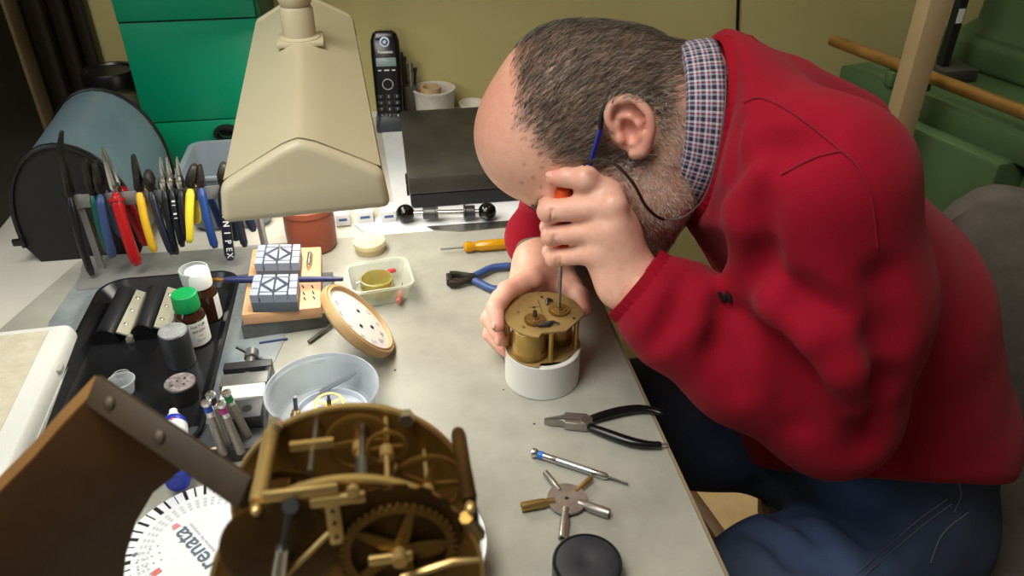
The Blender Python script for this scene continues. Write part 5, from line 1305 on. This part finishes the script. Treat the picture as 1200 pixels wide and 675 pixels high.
# ---------------------------------------------------------------- torso, limbs
dn = Vector((-.75, 0, -.66)).normalized()
lat = Vector((.12, -.99, 0)).normalized()                           # the man's left, towards the viewer
bp = [A(905, 70, .705), A(1022, 138, .71), A(1106, 258, .715), A(1140, 398, .70), A(1146, 490, .685)]
T = [bp[0]+dn*.085, bp[1]+dn*.115, bp[2]+dn*.130, bp[3]+dn*.140, bp[4]+Vector((-.135, 0, -.03))]
LA = [.115, .165, .178, .185, .180]; SA = [.080, .100, .128, .134, .116]
shL = A(965, 216, .55); elL = A(972, 482, .530); wrL = A(752, 343, .597)
shR = T[1]+Vector((-.07, .165, -.01)); elR = A(692, 240, .97); elR.z = max(elR.z, BZ+.068); wrR = A(632, 278, .81)
def body_sdf(e=0.0):
    b_ = SDF()
    for i in range(4): b_.add(s_flat(T[i], T[i+1], LA[i]+e, SA[i]+e, LA[i+1]+e, SA[i+1]+e, lat), .012)
    return b_
swt = body_sdf()
swt.add(s_ell(tuple(T[3]+Vector((-.05, 0, -.02))), (.13, .165, .12)), .03)
hp_ = [A(1150, 560, .69), A(1075, 566, .515), A(965, 556, .60)]
hem_n = (hp_[1]-hp_[0]).cross(hp_[2]-hp_[0]).normalized()
if hem_n.z > 0: hem_n = -hem_n
hn_, h0_ = nv(hem_n), nv(hp_[0])
swt.ops.append((-1, lambda P: -((P-h0_) @ hn_), .012))
ax_c = Vector((-.955, .16, .12)).normalized(); cC = A(812, 151, .706)
swt.add(s_flat(A(806, 171, .706), T[0]+Vector((.02, 0, -.02)), .084, .074, .125, .088, lat), .015)
swt.add(s_cone(T[0], shL+Vector((.012, .02, -.012)), .070, .062), .035)
swt.add(s_cone(T[0], shR, .070, .066), .035)
swt.add(s_cone(A(928, 112, .70), A(1000, 148, .70), .034, .036), .03)
cn_, cp_ = nv(ax_c), nv(cC-ax_c*.012)
swt.ops.append((-1, lambda P: -np.maximum((P-cp_) @ cn_, np.linalg.norm(P-cp_, axis=1)-.14)*-1 if False else -((P-cp_) @ cn_), .006))
upm = shL.lerp(elL, .5)+Vector((.006, -.004, .0))
swt.add(chain([shL, upm, elL], [.062, .0645, .061]), .06)
fom = elL.lerp(wrL, .45)+Vector((0, -.002, -.004))
swt.add(chain([elL, fom, elL.lerp(wrL, .84), wrL.lerp(elL, .10)], [.062, .058, .049, .040]), .025)
swt.add(chain([shR, shR.lerp(elR, .55)+Vector((0, .02, 0)), elR], [.076, .070, .060]), .04)
swt.add(chain([elR, elR.lerp(wrR, .5), wrR], [.060, .056, .043]), .03)
# folds: rounded ridges and grooves placed on the cloth
def onS(x, y): return march(swt, x, y)
def groove(pts, r, k, dep=0.35):
    P_ = [onS(*p) for p in pts]; P_ = [p for p in P_ if p]
    if len(P_) > 1:
        n = len(P_); rs = [r*(.35+.65*math.sin(PI*(i+.4)/(n-.2))) for i in range(n)]
        return ('sub', [s_cone(P_[i]-Vector((0, 0, 0)), P_[i+1], rs[i], rs[i+1]) for i in range(n-1)], k)
def ridge(pts, r, k):
    P_ = [onS(*p) for p in pts]; P_ = [p for p in P_ if p]
    if len(P_) > 1:
        ins = []
        for p in P_:
            g = Vector(grad(swt, nv(p)[None, :])[0]); ins.append(p-g*r*.78)
        n = len(ins); rs = [r*(.5+.5*math.sin(PI*(i+.5)/n)) for i in range(n)]
        return ('add', chain(ins, rs), k)
FO = [groove([(845, 318), (880, 345), (915, 372), (930, 400)], .006, .022), groove([(872, 352), (890, 300), (880, 250), (905, 195)], .006, .03),
      groove([(930, 405), (960, 445), (990, 475)], .006, .03), groove([(905, 395), (935, 440), (940, 500)], .0045, .03),
      groove([(850, 365), (845, 410), (862, 455)], .004, .028), groove([(800, 330), (790, 370), (770, 400)], .0035, .022),
      groove([(1034, 330), (1040, 400), (1034, 460), (1015, 520)], .008, .03), groove([(860, 205), (900, 180), (950, 165)], .0035, .03),
      groove([(895, 345), (935, 350), (975, 370)], .0045, .03), groove([(835, 250), (850, 215), (862, 150)], .003, .02), groove([(885, 385), (915, 425), (925, 470)], .003, .02), groove([(940, 385), (965, 415), (985, 435)], .003, .018),
      ridge([(865, 332), (905, 357), (945, 395)], .009, .025), ridge([(865, 330), (868, 260), (890, 200)], .008, .03), 
      ridge([(955, 400), (985, 440), (1005, 480)], .007, .03)]
for f_ in FO:
    if f_: (swt.sub if f_[0] == 'sub' else swt.add)(f_[1], f_[2])
swt.warp(lambda P, d: vnoise(P, 60, 11)*.0010+vnoise(P, 24, 12)*.0014)
Vs, Qs = surface_net(swt, (.08, .38, BZ-.36), (.95, 1.10, BZ+.42), .0062)
Vs2, Qs2 = Vs, Qs

jn = SDF(); hipC = T[4]+Vector((.02, .0, -.055)); hL, hR = hipC+Vector((-.03, -.085, -.03)), hipC+Vector((-.03, .085, -.02))
kL = Vector((.20, .430, BZ-.225)); kR = Vector((.20, .86, BZ-.215)); aL = Vector((.24, .43, .09)); aR = Vector((.18, .90, .09))
jn.add(s_flat(hipC+Vector((-.01, 0, .0)), T[4].lerp(T[3], .7), .168, .128, .160, .118, lat), .03)
jn.add(chain([hL, hL.lerp(kL, .5), kL], [.100, .086, .068]), .05); jn.add(chain([hR, hR.lerp(kR, .5), kR], [.100, .086, .068]), .05)
jn.add(chain([kL, kL.lerp(aL, .4), aL], [.068, .062, .050]), .03); jn.add(chain([kR, kR.lerp(aR, .4), aR], [.068, .062, .050]), .03)
def onJ(x, y): return march(jn, x, y)
for pts, r in (([(905, 545), (950, 590), (1010, 615), (1060, 640)], .006), ([(890, 570), (920, 600), (960, 630)], .005), ([(1060, 565), (1090, 590), (1120, 600)], .004), ([(880, 620), (930, 650), (990, 668)], .005)):
    P_ = [onJ(*p) for p in pts]; P_ = [p for p in P_ if p]
    if len(P_) > 1: jn.sub(chain(P_, [r*.5]+[r]*(len(P_)-2)+[r*.4] if len(P_) > 2 else [r, r]), .03)
jn.warp(lambda P, d: vnoise(P, 60, 21)*.0028)
Vj, Qj = surface_net(jn, (.08, .36, .05), (.95, 1.02, BZ-.03), .0075)

# ---------------------------------------------------------------- assemble the person
per = thing('person', 'seated man in crimson sweater and jeans bending over a clock movement with a screwdriver', 'person', Vector((.60, .69, 0)))
M_skin = mat('skin', (208, 152, 126), .38, attr='Col', sss=.12, bump=.25, bscale=420, spec=.45, col2=(246, 232, 226), scale=120, contrast=.1)
core = SDF()
for i in range(2): core.add(s_flat(T[i], T[i+1], LA[i]-.03, SA[i]-.03, LA[i+1]-.03, SA[i+1]-.03, lat), .01)
core.ops.append((-1, lambda P: -((P-nv(cC-ax_c*.03)) @ cn_), .006))
core.add(chain([T[1].lerp(shL, .5), shL, elL], [.05, .028, .034]), .03).add(chain([elL, wrL, wL], [.04, .026, .022]), .02)
core.add(chain([T[1], shR, elR], [.06, .05, .04]), .03).add(chain([elR, wrR, wR], [.04, .026, .021]), .02)
core.add(chain([hL, kL, aL], [.075, .05, .035]), .03).add(chain([hR, kR, aR], [.075, .05, .035]), .03).add(s_ell(tuple(hipC), (.09, .11, .07)), .03).add(s_cone(T[2], tuple(hipC), .07, .07), .02)
Vc, Qc = surface_net(core, (.08, .36, .05), (.93, 1.06, BZ+.36), .013)
cc0 = np.repeat(lc((208, 152, 126))[None, :], len(Vc), 0)
allV = np.concatenate([Vhw, VL, VR, Vc]); o1, o2, o3 = len(Vhw), len(Vhw)+len(VL), len(Vhw)+len(VL)+len(VR)
allQ = np.concatenate([Qh, QL+o1, QR+o2, Qc+o3]); allC = np.concatenate([hb, cL, cR, cc0])
np_mesh('body', allV, allQ, M_skin, per, allC)
M_swt = mat('crimson wool', (150, 8, 36), .85, col2=(138, 5, 30), scale=9, bump=.5, bscale=900, sheen=.05, spec=.2)
M_rib = mat('crimson ribbing', (142, 7, 30), .85, bump=.4, bscale=900, spec=.2)
sw_o = np_mesh('sweater', Vs2, Qs2, M_swt, per)
# thicker hem edge, seams, cuffs and neckband
def band(path_c, axis_n, r_fn, n=72, rib=.0011, ribs=90, width=.03, mb_=None):
    """ribbed knitted band around a limb"""
    pass
def cuff(c, ax, r0, r1, length, name='cuff', lat_=1.0):
    ax = Vector(ax).normalized(); Mx = frame(c, ax, Vector((0, 0, 1)) if abs(ax.z) < .9 else Vector((1, 0, 0))); R_ = []; n = 120
    for x, s in ((-.006, .96), (0, 1.02), (length*.15, 1.03), (length*.85, 1.0), (length, .97), (length, .86), (length*.5, .86)):
        r = r0+(r1-r0)*max(0, x)/length
        R_.append([Vector((x, s*(r+.0004*(1 if j % 4 < 2 else -1))*math.cos(2*PI*j/n)*lat_, s*(r+.0004*(1 if j % 4 < 2 else -1))*math.sin(2*PI*j/n))) for j in range(n)])
    return obj(name, MB().rings(R_, caps=False, M=Mx), M_rib, sw_o, True, ang=60)
axL = (wL-wrL).normalized()
cuff(wrL.lerp(elL, .13), (A(732, 322, .615)-wrL.lerp(elL, .13)), .0398, .0412, .040)
cuff(wrR.lerp(elR, .06), (wR-wrR), .043, .035, .034)
M_seam = mat('dark crimson seam', (132, 6, 30), .85)
for pts in ([(872, 120), (892, 115), (925, 130), (960, 155), (986, 177)], [(986, 177), (1008, 200), (1022, 240), (1028, 290)], [(986, 177), (955, 185), (915, 205)]):
    ln = march_line(swt, pts, 6, .0004)
    if len(ln) > 2: obj('seam', MB().tube(ln, .0009, 6), M_seam, sw_o, True)
lg_ = march_line(swt, [(842, 342), (848, 352), (853, 343), (856, 353)], 3, .0006)
if len(lg_) > 2: obj('embroidered_badge', MB().tube(lg_, .0022, 6), mat('black thread', (30, 8, 14), .8), sw_o, True)
ax_c = Vector((-.955, .16, .12)).normalized(); cC = A(812, 151, .706)
cz = (Vector((0, 0, 1))-ax_c*ax_c.z).normalized(); cy = cz.cross(ax_c)
def ringpt(phi, r, a, sq=.96): return cC+ax_c*a+cy*(r*.92*math.sin(phi))+cz*(r*sq*math.cos(phi))
nb = []; n = 220
for rr, a in ((.094, -.040), (.0985, -.036), (.0985, -.018), (.0945, -.007), (.090, -.005), (.088, -.014), (.086, -.034)):
    nb.append([ringpt(2*PI*j/n, rr+(.0004 if j % 4 < 2 else -.0004), a-.012*math.cos(2*PI*j/n+PI)*0) for j in range(n)])
obj('neckband', MB().rings(nb, caps=False), M_rib, sw_o, True, ang=60)

# shirt collar
def plaid():
    m = bpy.data.materials.new('navy red white check'); m.use_nodes = True; nt = m.node_tree; L = nt.links.new; b = nt.nodes['Principled BSDF']; b.inputs['Roughness'].default_value = .8
    a = nt.nodes.new('ShaderNodeAttribute'); a.attribute_name = 'Col'; sp_ = nt.nodes.new('ShaderNodeSeparateColor'); L(a.outputs['Color'], sp_.inputs['Color'])
    cols = []
    for ch_ in ('Red', 'Green'):
        mu = nt.nodes.new('ShaderNodeMath'); mu.operation = 'MULTIPLY'; mu.inputs[1].default_value = 105; L(sp_.outputs[ch_], mu.inputs[0])
        fr = nt.nodes.new('ShaderNodeMath'); fr.operation = 'FRACT'; L(mu.outputs[0], fr.inputs[0])
        cr = nt.nodes.new('ShaderNodeValToRGB'); cr.color_ramp.interpolation = 'CONSTANT'
        e = cr.color_ramp.elements; e[0].position = 0; e[0].color = lin((20, 22, 50))+(1,); e[1].position = .38; e[1].color = lin((190, 188, 196))+(1,)
        x = e.new(.60); x.color = lin((120, 40, 54))+(1,); x = e.new(.80); x.color = lin((150, 152, 170))+(1,)
        L(fr.outputs[0], cr.inputs['Fac']); cols.append(cr)
    mx = nt.nodes.new('ShaderNodeMix'); mx.data_type = 'RGBA'; mx.inputs[0].default_value = .5; L(cols[0].outputs[0], mx.inputs[6]); L(cols[1].outputs[0], mx.inputs[7]); L(mx.outputs[2], b.inputs['Base Color'])
    return m
M_plaid = plaid()
prof = [(.070, -.030), (.069, -.010), (.070, .014), (.073, .021), (.0770, .020), (.081, .010), (.0845, -.001), (.0865, -.010)]
arcl = [0]
for i in range(1, len(prof)): arcl.append(arcl[-1]+math.hypot(prof[i][0]-prof[i-1][0], prof[i][1]-prof[i-1][1]))
VV, QQ, CCc = [], [], []; n = 90; f0 = math.radians(196); f1 = math.radians(196+328)
for j in range(n+1):
    t = j/n; phi = f0+(f1-f0)*t; tip = sstep(.80, 1.0, np.array([abs(2*t-1)]))[0]; top = max(0, math.cos(phi))
    for i, (r, a) in enumerate(prof):
        VV.append(tuple(ringpt(phi, r+.004*top, a+(-.016*tip if i > 4 else -.006*tip)+.010*top))); CCc.append((phi*.08, arcl[i], 0))
k = len(prof)
for j in range(n):
    for i in range(k-1): QQ.append((j*k+i, j*k+i+1, (j+1)*k+i+1, (j+1)*k+i))
co_ = np_mesh('shirt_collar', np.array(VV, dtype=np.float32), np.array(QQ), M_plaid, per, np.array(CCc))
sm = co_.modifiers.new('thick', 'SOLIDIFY'); sm.thickness = .0012
co_['label'] = 'checked navy, red and white shirt collar'

# jeans and shoes
M_jean = mat('washed denim', (58, 80, 122), .85, attr='Col', col2=(190, 194, 204), scale=7, contrast=.1, bump=.5, bscale=700, spec=.2)
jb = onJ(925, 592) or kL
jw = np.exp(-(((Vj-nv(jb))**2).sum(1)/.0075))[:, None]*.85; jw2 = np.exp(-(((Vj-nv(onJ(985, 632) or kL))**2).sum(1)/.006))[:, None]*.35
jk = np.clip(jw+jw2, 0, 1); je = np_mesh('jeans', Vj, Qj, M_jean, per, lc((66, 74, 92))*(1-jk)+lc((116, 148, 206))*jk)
M_st = mat('pale jean stitching', (104, 106, 114), .8)
for pts in ([(1003, 673), (1040, 640), (1075, 610), (1110, 585)], [(1122, 562), (1126, 580), (1118, 600)], [(1090, 660), (1105, 625), (1135, 600)], [(1012, 675), (1048, 644), (1083, 614), (1116, 590)]):
    ln = march_line(jn, pts, 5, .0004)
    if len(ln) > 2: obj('stitched_seam', MB().tube(ln, .0008, 5), M_st, je, True)
for nm_, an in (('shoe', aL), ('shoe', aR)):
    s_ = SDF(); s_.add(chain([an+Vector((.02, 0, -.045)), an+Vector((-.08, 0, -.052)), an+Vector((-.17, 0, -.058))], [.042, .038, .030]), .03).add(s_cone(an+Vector((.01, 0, .0)), an+Vector((.0, 0, -.03)), .048, .046), .03)
    s_.sub(lambda P: P[:, 2]-.0, .0) if False else None
    Vx, Qx = surface_net(s_, nv(an)-V3(.25, .08, .12), nv(an)+V3(.1, .08, .08), .006); Vx[:, 2] = np.maximum(Vx[:, 2], .001)
    np_mesh(nm_, Vx, Qx, mat('dark leather shoe', (30, 24, 20), .4), per)

# ---------------------------------------------------------------- hair
def strands(mask_fn, count, length, dir_fn, lift, rad, cols, seed, segs=3, jitter=.35):
    r = np.random.default_rng(seed); q = Vh[Qh]; cen = q.mean(1); ar_ = np.linalg.norm(np.cross(q[:, 2]-q[:, 0], q[:, 3]-q[:, 1]), axis=1)
    w = mask_fn(cen)*ar_; w = np.maximum(w, 0); w /= w.sum(); pick = r.choice(len(cen), count, p=w)
    uv = r.uniform(size=(count, 2)).astype(np.float32); qq = q[pick]
    P = (qq[:, 0]*(1-uv[:, :1])+qq[:, 1]*uv[:, :1])*(1-uv[:, 1:])+(qq[:, 3]*(1-uv[:, :1])+qq[:, 2]*uv[:, :1])*uv[:, 1:]
    N = grad(head_fn, P, .0015); Dd = dir_fn(P)+r.normal(size=(count, 3)).astype(np.float32)*jitter
    Dd = Dd-N*(Dd*N).sum(1)[:, None]; Dd /= np.linalg.norm(Dd, axis=1)[:, None]+1e-6
    S_ = np.cross(N, Dd); L_ = length*r.uniform(.6, 1.25, size=(count, 1)).astype(np.float32)
    rings = []
    for k in range(segs+1):
        t = k/segs; ctr = P+Dd*L_*t+N*(L_*(lift*t-lift*.55*t*t)+.0003-.0008*(k == 0)); rk = rad*(1-.85*t)
        for a in (0, 2.094, 4.189): rings.append(ctr+S_*(rk*math.cos(a))+N*(rk*math.sin(a)*.7))
    R_ = np.stack(rings, 1); m = 3*(segs+1); base = (np.arange(count)*m)[:, None, None]; F = []
    for k in range(segs):
        for a in range(3): F.append((k*3+a, k*3+(a+1) % 3, (k+1)*3+(a+1) % 3, (k+1)*3+a))
    Q = (np.array(F)[None]+base).reshape(-1, 4); pal = np.stack([lc(c) for c in cols])
    c = pal[r.integers(0, len(cols), count)]*r.uniform(.75, 1.2, size=(count, 1)); return R_.reshape(-1, 3) @ HMn.T+HOn, Q, np.repeat(c, m, 0)
M_hair = mat('short grey brown hair', (80, 70, 60), .55, attr='Col', spec=.35)
def hair_dir(P):
    d = np.stack([np.zeros(len(P)), -np.ones(len(P)), -.35-0*P[:, 2]], 1).astype(np.float32)
    d[:, 2] -= np.clip((.06-P[:, 2])*8, 0, .8); return d
hv, hq, hc2 = strands(hair_mask, 17000, .0150, hair_dir, .28, .00024, [(66, 58, 50), (84, 74, 62), (104, 92, 78), (132, 120, 106), (56, 49, 42), (176, 166, 152)], 2, jitter=.24)
ho = np_mesh('hair', hv, hq, M_hair, per, hc2); ho['label'] = 'short grey-brown hair around a bald forehead'
bv, bq, bc = strands(beard_mask, 9500, .0058, lambda P: np.stack([P[:, 0]*0, .5+P[:, 0]*0, -1+P[:, 0]*0], 1).astype(np.float32), .75, .00028, [(214, 202, 188), (150, 132, 114), (226, 218, 208), (110, 96, 82), (190, 172, 152), (230, 224, 216)], 4, segs=2, jitter=.5)
bo_ = np_mesh('beard_stubble', bv, bq, M_hair, per, bc); bo_['label'] = 'greying stubble on the jaw'
def brow_mask(P): return (np.abs(P[:, 2]-.030-.0*P[:, 0]) < .006)*(np.abs(np.abs(P[:, 0])-.030) < .019)*(P[:, 1] > .06)*1.0
ev, eq, ec = strands(brow_mask, 500, .009, lambda P: np.stack([np.sign(P[:, 0])*1.0, -.3+P[:, 0]*0, .15+P[:, 0]*0], 1).astype(np.float32), .4, .0003, [(90, 78, 66), (130, 118, 104)], 6)
for sx in (-1, 1):
    lx = ((ev-HOn) @ HMn)[:, 0]*sx > 0; kq = lx[eq].all(1); us = np.unique(eq[kq]); mq = np.full(len(ev), 0); mq[us] = np.arange(len(us))
    np_mesh('eyebrow', ev[us], mq[eq[kq]], M_hair, per, ec[us])

# ---------------------------------------------------------------- nails
M_nail = mat('finger nail', (226, 170, 154), .3)
for tip, prev, up in ((fl[0][3], fl[0][2], Vector((.0, -.35, 1))), (rt[3], rt[2], Vector((.2, -.6, 1))), (rf[0][3], rf[0][2], Vector((-.8, -.6, .3))), (rf[1][3], rf[1][2], Vector((-.8, -.6, .2)))):
    ax_n = (tip-prev).normalized(); Mn = frame(tip+ax_n*.001, ax_n, up); r_ = .0069 if tip is fl[0][3] else .0074
    no = obj('finger_nail', MB().ell((0, 0, r_*.80), (.0052, .0044, .0016), Mn, 16), M_nail, per, True)

# ---------------------------------------------------------------- screwdriver in the hand
zb_ = .0905
drv = thing('held_screwdriver', 'thin steel screwdriver with orange handle held upright on the clock movement', 'screwdriver', Vector((SX, SY, BZ+zb_)))
zo = zt(222)
obj('blade', MB().cyl((SX, SY, BZ+zb_), (SX, SY, BZ+zo-.07), .0019, seg=14).box((SX, SY, BZ+zb_+.003), (.0038, .0012, .006)), M_steel, drv, True)
Ms_ = Matrix.Translation((SX, SY, BZ))
obj('handle', MB().lathe([(.003, zo-.078), (.0068, zo-.072), (.0072, zo-.03), (.0085, zo-.012), (.0088, zo-.003), (.007, zo+.001), (0, zo+.0015)], Ms_, 28), mat('orange plastic', (232, 92, 34), .35), drv, True)

# ---------------------------------------------------------------- glasses, cord, watch
gls = thing('eyeglasses', 'blue framed glasses on a dark neck cord worn by the bending man', 'glasses', h2w((0, .10, 0)))
M_gf = mat('dark blue frame', (34, 40, 120), .3)
for sx in (-1, 1):
    e0 = (sx*.074, .088, .007); pth = [e0, (sx*.0775, .06, .012), (sx*.0800, .025, .019), (sx*.0800, .004, .024)]
    tmp = obj('temple', MB().tube([h2w(p) for p in smooth_path(pth, 5)], .0022, 8, flat=1.3), M_gf, gls, True)
    obj('temple_tip', MB().tube([h2w(p) for p in smooth_path([pth[-1], (sx*.079, -.012, .030), (sx*.078, -.026, .028), (sx*.076, -.038, .014)], 5)], .0024, 8), M_black, tmp, True)
    cxr, czr = sx*.038, -.004; rim = [h2w((cxr+.026*math.cos(a)*(1 if True else 1), .106-.004*abs(math.cos(a)), czr+.017*math.sin(a))) for a in np.linspace(0, 2*PI, 33)]
    fr_ = obj('rim', MB().tube(rim, .0018, 8), M_gf, gls, True)
    lens = [h2w((cxr+.025*math.cos(a), .106-.004*abs(math.cos(a)), czr+.016*math.sin(a))) for a in np.linspace(0, 2*PI, 33)[:-1]]
    obj('lens', MB().add(lens, [tuple(range(32))]), glassy('spectacle lens', (220, 230, 240), .05, .03), fr_, True)
    obj('hinge', MB().tube([h2w(e0), h2w((sx*.064, .104, .004))], .002, 8), M_gf, gls, True)
obj('bridge', MB().tube([h2w((-.012, .105, .0)), h2w((0, .110, .004)), h2w((.012, .105, .0))], .0016, 8), M_gf, gls, True)
cds = smooth_path([A(684, 193, .632), A(700, 187, .622), A(720, 192, .612), A(742, 215, .606), A(758, 243, .612), A(778, 257, .622), A(805, 252, .618), A(828, 226, .608), A(842, 175, .612), A(850, 120, .630), A(850, 80, .66)], 6)
cdo = MB().tube(cds[:31], .0015, 8); obj('neck_cord', cdo, mat('dark brown cord', (44, 30, 24), .6), gls, True)
obj('neck_cord', MB().tube(cds[30:], .0008, 6), mat('thin grey cord', (90, 70, 66), .6), gls, True)
wax = (wrR-wR).normalized(); wcn = wR.lerp(wrR, .30); Mw = frame(wcn, wax, Vector((0, -1, .3)))
wt2 = thing('wristwatch', 'grey strapped wristwatch at the right cuff of the red sweater', 'watch', wcn)
R_ = []
for x, r in ((-.009, .0268), (-.008, .0285), (.008, .0295), (.009, .028)):
    R_.append([Vector((x, r*1.08*math.cos(2*PI*j/40), r*.86*math.sin(2*PI*j/40))) for j in range(40)])
obj('strap', MB().rings(R_, caps=False, M=Mw), mat('grey woven strap', (120, 112, 98), .7, col2=(90, 84, 74), scale=300, contrast=.2), wt2, True)
obj('watch_case', MB().cyl((0, 0, -.030), (0, 0, -.021), .015, seg=32, M=Mw, bev=.001), M_steeld, wt2, True)
obj('buckle', MB().box((0, -.0315, 0), (.012, .003, .016), Mw, bev=.0008), M_black, wt2, True)
# ================================================================ camera, light
cam = bpy.data.cameras.new('camera'); co = bpy.data.objects.new('camera', cam); C.objects.link(co)
co.matrix_world = Matrix((( _R.x, _U.x, -_F.x, CAM.x), (_R.y, _U.y, -_F.y, CAM.y), (_R.z, _U.z, -_F.z, CAM.z), (0, 0, 0, 1)))
cam.sensor_width = 36; cam.lens = 36*FPX/1200; cam.clip_start = 0.02
cam.dof.use_dof = True; cam.dof.focus_distance = 0.95; cam.dof.aperture_fstop = 9.0
sc = bpy.context.scene; sc.camera = co
def area(name, loc, look, size, power, col, shape='RECTANGLE', sy=None):
    l = bpy.data.lights.new(name, 'AREA'); l.shape = shape; l.size = size; l.size_y = sy or size; l.energy = power; l.color = col
    o = bpy.data.objects.new(name, l); C.objects.link(o); o.location = loc
    o.rotation_euler = (Vector(look)-Vector(loc)).to_track_quat('-Z', 'Y').to_euler(); return o
# tubes inside the lamp head
ll = area('lamp_light', Ml @ Vector((0, 0.28, 0.008)), Ml @ Vector((0, 0.28, -1)), 0.10, 1.6, (1.0, 0.96, 0.88), sy=0.48)
ll.rotation_euler = (0, 0, la)
# ceiling fitting over the bench
area('ceiling_light', (-0.40, 0.30, 2.35), (0.1, 0.75, 0.75), 0.7, 27, (1.0, 0.96, 0.89), sy=1.0)
area('window_light', (-1.5, -0.1, 1.75), (-0.1, 0.6, 0.8), 0.9, 10, (0.80, 0.9, 1.0), sy=0.9)
area('room_fill', (1.0, 1.05, 2.42), (0.8, 1.0, 0), 0.5, 1.6, (1.0, 0.95, 0.86), sy=0.8)  # weak fill added overhead, no known fitting, lifts the floor and machine
rl = area('floor_gap_fill', (0.66, 1.25, 2.42), (0.62, 1.10, 0), 0.3, 0.7, (1.0, 0.95, 0.86)); rl.data.spread = math.radians(28)  # unseen narrow beam added to brighten the floor gap beside the bench
w = bpy.data.worlds.new('world'); sc.world = w; w.use_nodes = True
w.node_tree.nodes['Background'].inputs[0].default_value = (0.9, 0.92, 1.0, 1); w.node_tree.nodes['Background'].inputs[1].default_value = 0.085
sc.view_settings.view_transform = 'Standard'; sc.view_settings.look = 'None'; sc.view_settings.exposure = 0.0
